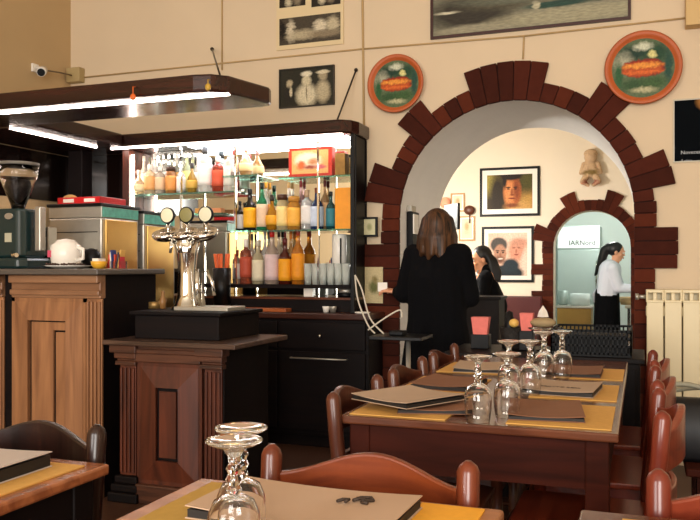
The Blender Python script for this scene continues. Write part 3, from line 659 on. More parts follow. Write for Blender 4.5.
# teapot / cups
def cup(x, y, z, r, h, m, name, label, cat='cup', mats2=None):
    t = thing(name, label, cat, (x, y, z))
    MB().lathe([(r*.6,0),(r*.9,h*.3),(r,h),(r*.93,h),(r*.8,h*.3),(.0001,h*.12)], (x,y,z), 24).build('bowl', m, t)
    MB().tube([(x+r*.85,y,z+h*.8),(x+r*1.4,y,z+h*.75),(x+r*1.45,y,z+h*.4),(x+r*.85,y,z+h*.25)], r*.12, 8).build('handle', m, t)
    return t
z = TH+.001
tx, ty = PY(66, 250, 3.62).x, 3.62
t = thing('white_teapot', 'large white ceramic teapot with a pink mark on a saucer of beans', 'teapot', (tx, ty, z+.018))
t.scale = (1.05, 1.05, 1.25)
MB().lathe([(.05,0),(.075,.01),(.082,.05),(.078,.09),(.06,.10),(.045,.115),(.0001,.12)], (tx,ty,z+.018), 28).build('pot', WHT, t)
MB().tube([(tx+.075,ty-.01,z+.10),(tx+.12,ty-.01,z+.09),(tx+.12,ty-.01,z+.05),(tx+.075,ty-.01,z+.04)], .009, 8).build('handle', WHT, t)
MB().box((tx-.055, ty-.078, z+.055), (tx-.035, ty-.068, z+.085)).build('pink_mark', mat('pink', '#d0506a', .5), t)
b = MB(); b.lathe([(.07,0),(.11,.012),(.13,.018),(.105,.016),(.0001,.012)], (tx+.015,ty,z), 30); tag(b.build('oval_dish', WHT), 'wide white dish under the teapot on the high counter', 'dish')
b = MB()
for i in range(60):
    a = random.uniform(PI, 2*PI); r = random.uniform(.09, .118); b.ell((tx+.015+r*math.cos(a), ty+r*math.sin(a), z+.022+random.uniform(0, .006)), (.007,.005,.005), 5)
tag(b.build('coffee_beans', mat('beans2', '#3a2114', .5)), 'brown coffee beans spread on the white dish', 'coffee beans', kind='stuff')
bx = PY(88, 250, 3.75).x; b = MB(); b.ell((bx, 3.78, z+.06), (.06,.05,.059), 12)
tag(b.build('black_kettle', BLACK), 'black rounded kettle right of the white teapot', 'kettle')
yx = PY(99, 260, 3.5).x; b = MB(); b.lathe([(.025,0),(.04,.02),(.043,.04),(.038,.04),(.0001,.012)], (yx-.0, 3.5, z), 22); tag(b.build('yellow_bowl', mat('yellow_c', '#e0a832', .3)), 'small yellow bowl on the high counter', 'bowl')
b = MB(); b.box((yx-.02,3.47,z+.03),(yx+.02,3.53,z+.055), Matrix.Translation((0,0,0))); tag(b.build('paper_napkin', WHT), 'white folded napkin in the yellow bowl', 'napkin')
sx = PY(117, 255, 3.56).x
b = MB(); b.box((sx-.045,3.53,z),(sx+.045,3.59,z+.04)); tag(b.build('sachet_holder', GLASS), 'clear box of sugar sachets at the right end of the high counter', 'box')
for i, (c, l) in enumerate((('#d03028','red'),('#e8e0d0','white'),('#2a3a7a','blue'),('#c8462c','orange red'),('#3a3a4a','dark grey'),('#e0b060','yellow'),('#c22a3a','crimson'))):
    x = sx-.036+i*.0115; b = MB(); M = Matrix.Translation((x,3.56,z+.002)) @ Matrix.Rotation(random.uniform(-.15,.15), 4, 'Y'); b.box((-.004,-.02,0),(.004,.02,.075+.012*(i%3)), M)
    tag(b.build('sugar_sachet', mat('sach'+c, c, .6)), '%s sugar sachet standing in the clear box' % l, 'sachet', 'sugar sachets')

# ================================================================== WALL PICTURES
def picture(name, x0, z0, x1, z1, y, fw, fm, matw, print_m, label, cat='picture', mount=WHT, depth=.02, sh=0):
    t = thing(name, label, cat, ((x0+x1)/2, y, z0))
    def qd(xa, za, xb, zb, ya, yb): b.box((xa, ya, za), (xb, yb, zb))
    if fw > 0:
        b = MB(); qd(x0, z0, x1, z0+fw, y-depth, y); qd(x0, z1-fw, x1, z1, y-depth, y); qd(x0, z0+fw, x0+fw, z1-fw, y-depth, y); qd(x1-fw, z0+fw, x1, z1-fw, y-depth, y); b.build('frame', fm, t)
    b = MB(); b.box((x0+fw, y-depth*.5, z0+fw), (x1-fw, y-.001, z1-fw)); b.build('mount', mount, t)
    if print_m:
        g = fw+matw; ps = print_m if isinstance(print_m, list) else [(print_m, x0+g, z0+g, x1-g, z1-g)]
        for (pm_, a, c, d, e) in ps:
            b = MB(); b.box((a, y-depth*.5-.0015, c), (d, y-depth*.5, e)); o = b.build('print', pm_, t)
            cx, cz = (a+d)/2-t.location.x, (c+e)/2-t.location.z
            o.data.transform(Matrix.Translation((-cx, 0, -cz))); o.location = (cx, 0, cz)
    return t
def wallrect(pxa, pya, pxb, pyb, Y): a = PY(pxa, pya, Y); c = PY(pxb, pyb, Y); return min(a.x, c.x), min(a.z, c.z), max(a.x, c.x), max(a.z, c.z)
yw = YB-.001
SEP = '#3b3228'
# group photos sheet, top
x0, z0, x1, z1 = wallrect(277, 51, 344, -18, yw)
zz = lambda py, px=310: PY(px, py, yw).z
xx = lambda px: PY(px, 20, yw).x
p1 = blobs('print_party', '#4a4236', [(-.6,0,.12,.8,'#cfc3a8',.4),(-.2,-.4,.5,.4,'#b5a88a',.4),(.35,.2,.2,.5,'#d6caae',.4),(.75,.2,.2,.6,'#c2b596',.4),(.5,-.5,.5,.3,'#8a7c64',.4),(-.9,.2,.1,.9,'#1d1813',.4)], xx(341)-xx(279), zz(18)-zz(42), .4)
p2 = blobs('print_diner', '#2c261f', [(-.3,-.3,.25,.4,'#c9bda0',.5),(.4,0,.3,.6,'#8d806a',.5)], .2, .15, .4)
picture('photo_sheet', x0, z0, x1, z1, yw, 0, WHT, 0, [(p1, xx(280), zz(43), xx(341), zz(16)), (p2, xx(280), zz(5), xx(306), z1-.02), (p2, xx(312), zz(8), xx(341), z1-.02)], 'cream sheet with several old group photographs, upper left of the wall', mount=mat('cream_sheet', '#dcc79e', .8))
x0, z0, x1, z1 = wallrect(280, 109, 335, 65, yw)
p3 = blobs('print_chef', '#2c2a20', [(-.65,.25,.12,.22,'#b8aa8a',.3),(-.65,-.4,.22,.45,'#2a2620',.3),(-.6,-.2,.06,.25,'#d0c4a4',.3),(0,-.45,.38,.6,'#d8ccac',.3),(0,.35,.17,.3,'#cfc2a0',.3),(0,.72,.2,.14,'#e2d8bc',.3),(.62,-.3,.25,.6,'#bcae8e',.3),(.62,.55,.16,.25,'#a89a7c',.3),(.62,.75,.25,.1,'#d4c8aa',.3),(0,-.3,.02,.4,'#8a7e62',.3)], x1-x0-.02, z1-z0-.02, .12)
picture('framed_photo', x0, z0, x1, z1, yw, .008, mat('thin_dark_frame', '#2a2218', .5), 0, p3, 'black and white photograph of three people, the middle one in white, above the shelves')
x0, z0, x1, z1 = wallrect(431, 40, 631, -30, yw); z0 = PY(530, 30, yw).z
p4 = blobs('print_street', '#8d8a74', [(-.6,0,.5,.9,'#3a352c',.4),(-.2,.4,.5,.4,'#55503f',.4),(-.55,-.85,.4,.25,'#9a947c',.3),(.5,-.6,.8,.35,'#a29c80',.3),(.3,-.05,.3,.16,'#2f4a40',.25),(.8,.1,.5,.2,'#31483f',.25),(.1,0,.04,.2,'#b8b296',.3),(-.85,.1,.12,.06,'#d0cab0',.5),(.2,.5,.8,.3,'#6c7060',.4)], x1-x0-.04, z1-z0-.04, .15)
picture('panorama_photo', x0, z0, x1, z1, yw, .018, mat('maroon_frame', '#3a1712', .4), 0, p4, 'very wide old street photograph in thin maroon frame above the brick arch')
x0, z0, x1, z1 = wallrect(673, 163, 760, 94, yw)
p5 = blobs('print_poster', '#0d1013', [(-.05,.95,.35,.3,'#c98a4a',.4),(.5,.5,.5,.6,'#8a5a34',.5)], x1-x0-.02, z1-z0-.02, .1, .95, grain=.03)
t = picture('black_poster', x0, z0, x1, z1, yw, .006, mat('pale_edge', '#c9bfa8', .6), .002, p5, 'black poster with small white lettering, right of the brick arch', 'poster', depth=.012)
c = PY(690, 155, yw); text_mesh('Novecento', .032, Matrix.Translation((c.x+.02, yw-.009, c.z+.015)) @ FACE_CAM, 'lettering', mat('grey_ink', '#b8bcc0', .6), t)
text_mesh('il vino', .026, Matrix.Translation((c.x-.02, yw-.009, c.z-.035)) @ FACE_CAM, 'lettering', MATS['grey_ink'], t)
x0, z0, x1, z1 = wallrect(685, 30, 730, -25, yw); tag(MB().box((x0, YB-.10, z0), (x1, yw, z1)).build('wall_box', mat('box_tan', '#cfae76', .6), bevel=.004), 'tan electrical box high on the wall above the black poster', 'box')
x0, z0, x1, z1 = wallrect(362, 237, 378, 217, YB-.04)
p6 = blobs('print_small', '#d9d2a8', [(0,0,.5,.5,'#a8a878',.5)], x1-x0-.05, z1-z0-.05, .2)
picture('small_framed_notice', x0, z0, x1, z1, YB-.04, .014, BLACK, .0, p6, 'small black framed notice on the bricks left of the arch')
x0, z0, x1, z1 = wallrect(365, 303, 383, 267, YB-.04)
p7 = blobs('print_flyer', '#cbb98c', [(0,-.1,.5,.35,'#6a6a3a',.4),(.1,.3,.3,.2,'#8a7a4a',.5)], x1-x0, z1-z0, .3)
picture('paper_flyer', x0, z0, x1, z1, YB-.04, 0, BLACK, .0, p7, 'cream paper flyer with a dark picture pinned to the bricks by the hand', 'flyer', depth=.004)
# terracotta plates
def plate(px, py, dpx, label, k):
    p = PY(px, py, YB-.03); R = dpx*scale_at(px, YB)/2
    t = thing('terracotta_plate', label, 'plate', (p.x, YB-.001, p.z-R), 'painted plates on the wall')
    M = Matrix.Rotation(PI/2, 4, 'X')
    MB().lathe([(R*.55,.002),(R*.62,.006),(R*.97,.045),(R,.052),(R*.97,.058),(R*.86,.046),(R*.80,.03)], (p.x, YB-.001, p.z), 56, M).build('rim', mat('terracotta', '#b5592a', .5, noise=.2, nscale=12), t)
    pm = blobs('plate_paint%d' % k, '#5a6a4a', [(-.3,.5,.5,.25,'#1e3a2c',.4),(.4,.45,.4,.3,'#24462f',.4),(0,.7,.25,.12,'#cfd2b8',.5),(.3,.42,.12,.12,'#e0d890',.4),(-.6,.2,.25,.3,'#a8a890',.6),(0,0,.70,.30,'#8a2a14',.08),(-.05,-.02,.64,.25,'#b8501f',.1),(0,.08,.60,.09,'#e8963c',.3),(0,-.13,.60,.07,'#d9682a',.3),(-.2,-.55,.5,.2,'#31502c',.4),(.35,-.5,.4,.2,'#3c5a30',.4),(0,-.72,.35,.08,'#b8b48c',.5),(-.75,-.2,.12,.4,'#2c5a34',.4),(.78,0,.12,.5,'#244a3c',.4)], 1.66*R, 1.66*R, .22, .25, 6)
    o = MB().lathe([(.0001,.026),(R*.5,.027),(R*.82,.031)], (p.x, YB-.001, p.z), 48, M).build('painted_centre', pm, t)
    o.data.transform(Matrix.Translation((0, 0, -R))); o.location = (0, 0, R)
plate(396, 84, 58, 'smaller terracotta plate painted with green leaves and an orange band, left of the arch top', 0)
plate(643, 68, 73, 'larger terracotta plate painted with a ribbon on green, right of the arch top', 1)
# cctv camera
t = thing('security_camera', 'small white bullet security camera on the left wall near the corner', 'camera', (XL, 5.2, 2.55))
u = (44-350)/F
def PXl(px, py, X):
    u = (px-350)/F; dx = -SN+u*CS; dy = CS+u*SN; tt = X/dx; return Vector((X, dy*tt, H+(HY-py)/F*tt))
a = PXl(36, 68, XL+.02); e = PXl(52, 77, XL+.16); t.location = (XL, a.y, a.z-.05)
MB().box(a-Vector((.018,.03,.03)), a+Vector((.0,.03,.03))).build('bracket', WHT, t)
MB().tube([a, a+Vector((.05,0,.0)), a+Vector((.07,-.01,-.02))], .01, 8).build('arm', WHT, t)
d = Vector((.5,-.75,-.35)).normalized(); m_ = a+Vector((.07,-.01,-.03))
MB().tube([m_-d*.05, m_+d*.075], .033, 16).build('housing', WHT, t); MB().tube([m_+d*.0755, m_+d*.085], .028, 16).build('lens', BLACK, t)
p = PY(76, 77, YB-.001); b = MB(); b.box((XL+.012, YB-.07, p.z-.055), (XL+.14, YB-.001, p.z+.06)); tag(b.build('junction_box', mat('box_cream', '#b09a6c', .6), bevel=.005), 'beige junction box in the corner beside the security camera', 'box')
b = MB(); b.tube([m_-d*.05, m_-d*.05+Vector((.06,.1,0)), (XL+.06, YB-.05, p.z-.0)], .006, 6); tag(b.build('camera_cable', mat('cable_grey', '#6e5f48', .6)), 'grey cable from the security camera to the junction box', 'cable')

# ================================================================== RADIATOR
t = thing('cast_radiator', 'cream column radiator on the wall right of the brick arch', 'radiator', (.45, 5.080, .16))
x = PY(646, 300, 5.06).x; R0, R1 = .17, 1.072
for i in range(9):
    xs = x+i*.100
    b = MB(); b.box((xs+.004, 5.020, R0), (xs+.096, 5.035, R1-.075), None); b.box((xs+.038, 5.025, R0), (xs+.060, 5.130, R1-.02)); b.box((xs+.004, 5.100, R0), (xs+.096, 5.130, R1-.02))
    b.box((xs+.0, 5.030, R1-.02), (xs+.100, 5.130, R1)); b.box((xs+.002, 5.018, R1-.078), (xs+.098, 5.050, R1-.062)); b.box((xs+.0, 5.025, R1-.075), (xs+.012, 5.100, R1-.01)); b.box((xs+.088, 5.025, R1-.075), (xs+.100, 5.100, R1-.01))
    b.box((xs, 5.040, R1-.16), (xs+.100, 5.120, R1-.10)); b.box((xs, 5.040, R0+.03), (xs+.100, 5.120, R0+.09))
    b.build('section', IVORY, t, bevel=.004)
MB().tube([(x-.045, 5.080, R1-.045), (x, 5.080, R1-.045)], .012, 10).tube([(x-.06, 5.080, R1-.045), (x-.04, 5.080, R1-.045)], .02, 10).build('bleed_valve', STEEL, t)
MB().tube([(x+.05,5.080,0),(x+.05,5.080,R0)], .012, 8).tube([(x+.90,5.080,0),(x+.90,5.080,R0)], .012, 8).build('pipe', IVORY, t)

# ================================================================== CHAIRS
def make_chair(label, m, mx, grp):
    t = thing('dining_chair', label, 'chair', (0,0,0), grp)
    W = .213
    for s in (-1, 1):
        x = s*W
        pts = [(x, -.03, .0), (x, -.01, .25), (x, -.015, .45), (x, .012, .70), (x, .02, .80), (x, .02, .812), (x, .02, .822)]
        b = MB(); b.tube(pts, [.017, .019, .022, .023, .023, .018, .006], 14); b.build('leg', m, t)
        b = MB(); b.tube([(s*.2, -.37, 0), (s*.2, -.37, .44)], [.016, .022], 12); b.build('leg', m, t)
    # crest rail: curved in plan, camel back top
    n = 20; b = MB(); vs = []
    for i in range(n+1):
        u = -1+2*i/n; x = u*(W-.012); y = .02+.055*(1-u*u); zt = .764+.044*((1+math.cos(PI*u))/2); zb = .655+.01*(1-u*u)
        vs += [(x, y-.011, zb), (x, y+.011, zb), (x, y+.011, zt), (x, y-.011, zt)]
    fs = []
    for i in range(n):
        for k in range(4): k2 = (k+1) % 4; fs.append((i*4+k, i*4+k2, (i+1)*4+k2, (i+1)*4+k))
    fs += [(3,2,1,0), (n*4, n*4+1, n*4+2, n*4+3)]
    b.add(vs, fs, False); b.build('crest_rail', mx, t, bevel=.005)
    b = MB(); vs = []
    for i in range(n+1):
        u = -1+2*i/n; x = u*(W-.012); y = .005+.05*(1-u*u); vs += [(x, y-.009, .54), (x, y+.009, .54), (x, y+.009, .595), (x, y-.009, .595)]
    b.add(vs, fs, False); b.build('slat', mx, t, bevel=.004)
    b = MB(); b.prism([(-.21,-.40),(.21,-.40),(.225,-.36),(.215,.0),(-.215,.0),(-.225,-.36)], .44, .462); b.build('seat', mx, t, bevel=.006)
    b = MB(); b.box((-.19,-.385,.385),(.19,-.365,.44)); b.box((-.19,-.02,.385),(.19,-.005,.44)); b.box((-.2,-.37,.385),(-.185,-.01,.44)); b.box((.185,-.37,.385),(.2,-.01,.44)); b.build('seat_frame', m, t)
    b = MB(); b.tube([(-.19,-.37,.2),(.19,-.37,.2)], .01, 8); b.tube([(-.19,-.37,.16),(-.195,-.015,.16)], .01, 8); b.tube([(.19,-.37,.16),(.195,-.015,.16)], .01, 8); b.build('stretcher', m, t)
    return t
G = 'wooden dining chairs'
c1 = make_chair('reddish brown wooden chair with camel back rail, behind the front table with the goblets', CHAIR, CHAIRX, G)
place(c1, 0, (-.53, 1.515, 0))
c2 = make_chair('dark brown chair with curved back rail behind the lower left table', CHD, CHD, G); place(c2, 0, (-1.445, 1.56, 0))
c3 = make_chair('red brown chair cut off at the lower right corner', CHR, CHRX, G); place(c3, 0, (.245, 1.575, 0))
for k, (yy, lb) in enumerate(((2.46, 'glossy red wooden chair on the right of the long table, nearest of the three'), (3.08, 'glossy red wooden chair on the right of the long table, middle one'), (3.70, 'glossy red wooden chair on the right of the long table, farthest, beside the crate'))):
    place(c3, 1, (.035, yy, 0), -PI/2, lb)
c4 = make_chair('', wood('chair_brown', '#3a1a11', '#5e2f1d', .35, 'z', 12, .5), wood('chair_brown_rail', '#3a1a11', '#5e2f1d', .35, 'x', 12, .5), G)
for k, (yy, lb) in enumerate(((2.46, 'dark wooden chair on the left of the long table, nearest of the three'), (3.08, 'dark wooden chair on the left of the long table, middle one'), (3.70, 'dark wooden chair on the left of the long table, farthest, near the woman in black'))):
    place(c4, k, (-.86, yy, 0), PI/2, lb)

# ================================================================== TABLES
def table(x0, x1, y0, y1, top, body, label, apron=.14, leg=.065, th=.025):
    t = thing('dining_table', label, 'table', ((x0+x1)/2, (y0+y1)/2, 0), 'dining tables')
    MB().box((x0, y0, .75-th), (x1, y1, .75)).build('tabletop', top, t, bevel=.006)
    b = MB(); g = .031
    for a, c in (((x0+g+.02, y0+g), (x1-g-.02, y0+g+.02)), ((x0+g+.02, y1-g-.02), (x1-g-.02, y1-g)), ((x0+g, y0+g), (x0+g+.02, y1-g)), ((x1-g-.02, y0+g), (x1-g, y1-g))): b.box((*a, .75-th-apron), (*c, .75-th))
    b.build('apron', body, t); g = .025
    for x in (x0+g, x1-g-leg):
        for y in (y0+g, y1-g-leg): MB().box((x, y, 0), (x+leg, y+leg, .75-th)).build('leg', body, t, bevel=.005)
    return t
table(-.865, -.055, 2.255, 4.02, TABT, TABW, 'long dark mahogany table laid with menus and upturned glasses in front of the arch')
table(-.885, -.238, .86, 1.482, TABL, TABW, 'light topped wooden table in the foreground carrying the two big goblets')
table(-.105, .50, .90, 1.535, TABT, TABW, 'small wooden table at the lower right corner')
table(-1.80, -1.145, .88, 1.515, wood('table_top_orange', '#7d452a', '#a8663e', .2, 'x', 9, .7), TABD, 'dark wooden table with orange brown top in the lower left corner')
# placemats + menus
def slab_on(name, cx, cy, w, d, z, th, rz, m, label, cat, grp=None, cover=None, text=None, tsize=.02):
    M = Matrix.Translation((cx, cy, z)) @ Matrix.Rotation(rz, 4, 'Z')
    if cover is None:
        b = MB(); b.box((-w/2,-d/2,0),(w/2,d/2,th), M); o = b.build(name, m); return tag(o, label, cat, grp)
    t = thing(name, label, cat, (cx, cy, z), grp)
    b = MB(); b.box((-w/2+.003,-d/2+.003,.002),(w/2-.003,d/2-.003,th-.002), M); b.build('pages', MENUD, t)
    for zz_ in (0, th-.002):
        b = MB(); n = 8; vs = []; 
        for i in range(n+1):
            x = -w/2+w*i/n; lift = .006*(abs(x)/(w/2))**2 if zz_ else 0
            for yv in (-d/2, d/2): vs += [(x, yv, zz_+lift), (x, yv, zz_+lift+.002)]
        fs = []
        for i in range(n):
            o = i*4; p_ = o+4; fs += [(o+1,p_+1,p_+3,o+3),(o,o+2,p_+2,p_),(o,p_,p_+1,o+1),(o+2,o+3,p_+3,p_+2)]
        fs += [(0,1,3,2),(n*4,n*4+2,n*4+3,n*4+1)]
        b.add([M @ Vector(v) for v in vs], fs); b.build('cover', cover, t)
    if text:
        text_mesh(text, tsize, M @ Matrix.Translation((0, -d*.18, th+.0035)), 'lettering', INK, t, .0006)
    return t
zt = .7505
PM = 'straw placemats'; MN = 'menus on the tables'
slab_on('placemat', -.22, 2.49, .29, .39, zt, .003, 0, GOLDM, 'golden placemat at the near right corner of the long table', 'placemat', PM)
slab_on('placemat', -.22, 2.98, .29, .38, zt, .003, 0, GOLDM, 'golden placemat on the right side of the long table, middle place', 'placemat', PM)
slab_on('placemat', -.20, 3.50, .27, .36, zt, .003, 0, GOLDM, 'golden placemat on the right side of the long table, farthest place', 'placemat', PM)
slab_on('placemat', -.69, 2.42, .30, .28, zt, .003, 0, GOLDM, 'golden placemat at the near left corner of the long table', 'placemat', PM)
slab_on('placemat', -.70, 2.98, .28, .38, zt, .003, 0, GOLDM, 'golden placemat on the left side of the long table, middle place', 'placemat', PM)
slab_on('placemat', -.69, 3.52, .28, .36, zt, .003, 0, GOLDM, 'golden placemat on the left side of the long table, farthest place', 'placemat', PM)
slab_on('menu', -.275, 2.50, .22, .30, zt+.004, .012, .12, MENUB, 'brown menu at the near right place of the long table', 'menu', MN, MENUB)
slab_on('menu', -.265, 2.965, .25, .27, zt+.004, .016, -.08, MENU, 'tan menu with a line of lettering, right side of the long table', 'menu', MN, MENU, 'TRATTO REAL', .022)
slab_on('menu', -.26, 3.48, .22, .28, zt+.004, .014, 0, MENUB, 'brown menu at the farthest right place of the long table', 'menu', MN, MENUB)
slab_on('menu', -.62, 2.475, .23, .26, zt+.004, .012, .25, MENUB, 'brown menu lying under the tan one, near left place', 'menu', MN, MENUB)
slab_on('menu', -.70, 2.45, .25, .27, zt+.027, .014, -.5, MENU, 'tan menu on top at the near left place of the long table', 'menu', MN, MENU)
slab_on('menu', -.68, 2.95, .22, .28, zt+.004, .016, -.1, MENUB, 'brown menu at the middle left place of the long table', 'menu', MN, MENUB)
slab_on('menu', -.66, 3.48, .22, .28, zt+.004, .014, .1, MENU, 'tan menu at the farthest left place of the long table', 'menu', MN, MENU)
# foreground table
slab_on('placemat', -.66, 1.28, .36, .34, zt, .003, 0, mat('straw_dull', '#b08a3c', .8, noise=.12, nscale=60), 'dull gold placemat under the big menu in the foreground', 'placemat', PM)
slab_on('placemat', -.33, 1.36, .12, .20, zt, .003, 0, mat('straw_bright', '#e2a02c', .8, noise=.1, nscale=60), 'small bright gold napkin by the right edge of the foreground table', 'napkin')
t = slab_on('menu', -.57, 1.32, .375, .215, zt+.004, .018, -.03, MENUL, 'large pale tan menu with a dark emblem in the foreground', 'menu', MN, MENUL)
e = PH(360, 503, .775)
b = MB(); 
def stroke(pts, r=.0032): b.tube([(e.x+x_*1.1, e.y+y_*1.2, .7785) for x_, y_ in pts], r, 6)
stroke([(-.035,-.012),(-.03,0),(-.02,.002),(-.022,-.01)]); stroke([(-.012,.0),(-.005,.018),(.012,.022),(.02,.01),(.008,.006),(.004,-.004),(.016,-.006)]); stroke([(-.01,.01),(.0,.014),(.006,.006)])
b.build('emblem', INK, t)
# left table
slab_on('placemat', -1.33, 1.33, .30, .28, zt, .003, 0, GOLDM, 'golden placemat on the lower left table', 'placemat', PM)
slab_on('menu', -1.42, 1.31, .36, .25, zt+.004, .028, 0, MENUG, 'thick grey covered menu on the lower left table', 'menu', MN, MENUG, 'menu', .03)
slab_on('placemat', .16, 1.36, .38, .26, zt, .003, 0, GOLDM, 'golden placemat on the lower right table', 'placemat', PM)

# ================================================================== GOBLETS
gob = thing('goblet', '', 'glass', (0,0,0), 'upturned goblets')
outer = [(.034,0),(.0385,.03),(.040,.06),(.038,.085),(.030,.103),(.014,.112)]
inner = [(.012,.108),(.028,.099),(.036,.083),(.038,.06),(.0365,.03),(.032,.0005)]
MB().lathe([(.0001,.1075)]+inner+[(.034,0)]+outer+[(.0001,.1135)], (0,0,0), 32).build('bowl', GLASS, gob)
MB().lathe([(.009,.1125),(.0125,.119),(.008,.126),(.013,.134),(.0085,.142),(.012,.150),(.008,.158),(.009,.168),(.018,.180)], (0,0,0), 12, smooth=False).build('stem', GLASS, gob)
MB().lathe([(.018,.180),(.034,.186),(.042,.190),(.0425,.193),(.034,.1925),(.015,.191),(.0001,.1905)], (0,0,0), 32).build('foot', GLASS, gob)
def glass_at(px, py, used, label):
    p = PH(px, py, .942); place(gob, used, (p.x, p.y, .7545 if p.y < 3 and px < 300 else .7505), 0, label)
glass_at(234, 443, 0, 'big upturned goblet in the foreground, the nearer of the two')
glass_at(241, 430.5, 1, 'big upturned goblet in the foreground, just behind the nearer one')
for px, py, lb in ((478,356,'upturned glass on the long table, nearest pair, left one'), (507,353.5,'upturned glass on the long table, nearest pair, right one'),
                   (509,341,'upturned glass on the long table, second pair, left one'), (530,341,'upturned glass on the long table, second pair, right one'),
                   (544,332,'upturned glass on the long table, farthest pair, left one'), (562,331,'upturned glass on the long table, farthest pair, right one')):
    glass_at(px, py, 1, lb)

# ================================================================== SIDE TABLE behind long table
def dark_table(x0, x1, y0, y1, label): return table(x0, x1, y0, y1, TABD, TABD, label)
t = thing('service_table_light_block', 'black service table behind the long table holding crate and napkins, solid body added to block light', 'cabinet', (-.48, 4.4, 0))
MB().box((-.97, 4.16, 0), (-.0, 4.64, .725)).build('body', TABD, t, bevel=.004); MB().box((-.99, 4.14, .725), (.02, 4.66, .75)).build('worktop', TABD, t, bevel=.004)  # solid body added in place of legs to shut out the brightness behind
for x in (-.95, -.47): MB().box((x, 4.15, .05), (x+.45, 4.159, .70)).build('cabinet_door', TABD, t, bevel=.003)
cr0 = Vector((PY(552, 350, 4.25).x, 4.18, .751)); cx1 = PY(632, 350, 4.25).x
t = thing('black_crate', 'black plastic crate with slotted sides behind the long table', 'crate', ((cr0.x+cx1)/2, 4.38, .751))
b = MB(); hc_ = .135
b.box((cr0.x, 4.18, .7515), (cx1, 4.58, .76))
for y_ in (4.18, 4.572):
    for z_ in (.76, .80, .84, .875): b.box((cr0.x, y_, z_), (cx1, y_+.008, z_+.012))
    n = 18
    for i in range(n+1): x = cr0.x+(cx1-cr0.x-.008)*i/n; b.box((x, y_, .76), (x+.008, y_+.008, .887))
for x in (cr0.x, cx1-.008):
    for z_ in (.76, .80, .84, .875): b.box((x, 4.18, z_), (x+.008, 4.58, z_+.012))
    for i in range(11): y_ = 4.18+.39*i/10; b.box((x, y_, .76), (x+.008, y_+.008, .887))
b.build('basket', mat('crate_black', '#0c0d0f', .5, spec=.2), t)
tag(MB().box((cr0.x+.02, 4.20, .7605), (cx1-.03, 4.56, .86)).build('folded_cloth', mat('cloth_dark', '#08090b', .8, noise=.6, nscale=20)), 'folded dark cloth inside the black crate', 'cloth')
for px, py0, w_, lb in ((481, 317, .09, 'pink napkin stack in a black holder beside the woman in black'), (527, 313, .065, 'pink napkin stack in a black holder beside the bread basket')):
    p = PY(px, py0, 4.4); t = thing('napkin_holder', lb, 'napkin holder', (p.x, 4.4, .751))
    MB().box((p.x-w_/2-.006, 4.36, .7515), (p.x+w_/2+.006, 4.44, p.z-.095)).build('holder', BLACK, t, bevel=.004)
    b = MB(); b.add([(p.x-w_*.42,4.37,p.z-.095),(p.x+w_*.42,4.37,p.z-.095),(p.x+w_*.42,4.43,p.z-.095),(p.x-w_*.42,4.43,p.z-.095),(p.x-w_*.55,4.365,p.z),(p.x+w_*.55,4.365,p.z),(p.x+w_*.55,4.435,p.z),(p.x-w_*.55,4.435,p.z)], [(0,3,2,1),(4,5,6,7),(0,1,5,4),(1,2,6,5),(2,3,7,6),(3,0,4,7)])
    b.build('napkins', mat('pink_paper', '#e0786e', .8, noise=.2, nscale=30), t)
# bread on cake stand
p = PY(544, 327, 4.34); t = thing('cake_stand', 'glass footed stand holding bread behind the glasses', 'stand', (p.x, 4.38, .751))
MB().lathe([(.05,0),(.012,.012),(.009,.10),(.02,.115),(.09,.12),(.095,.128),(.0001,.122)], (p.x,4.38,.7515), 28).build('stand', GLASS, t)
b = MB(); b.ell((p.x-.01,4.38,.7515+.125+.028), (.07,.05,.028), 12); tag(b.build('bread_loaf', mat('crust', '#a08a66', .8, noise=.2, nscale=30)), 'pale loaf of bread on the glass stand', 'bread')
b = MB(); b.lathe([(.03,0),(.022,.03),(.001,.062)], (p.x-.01,4.38,.7515+.183), 4, smooth=False); tag(b.build('white_napkin', WHT), 'white pointed napkin on top of the bread', 'napkin')
p = PY(513, 309, 4.45); b = MB(); b.ell((p.x, 4.45, p.z), (.022,.022,.02), 10); b2 = MB()
t = thing('fruit_basket', 'dark basket with a yellow lemon beside the napkins', 'basket', (p.x, 4.45, .751))
MB().lathe([(.06,0),(.075,.12),(.07,.12),(.055,.01),(.0001,.01)], (p.x, 4.45, .7515), 22).build('basket', mat('basket_dark', '#17120f', .7, bump=.8, nscale=60), t)
b = MB(); b.lathe([(.02,0),(.03,.1),(.02,.19),(.001,.2)], (p.x-.02, 4.45, .762), 14); b.build('dark_filling', BLACK, t)
b = MB(); b.ell((p.x+.01, 4.42, .895), (.028,.024,.024), 10); tag(b.build('lemon', mat('lemon', '#e0b45c', .5)), 'yellow lemon on the dark basket', 'lemon')

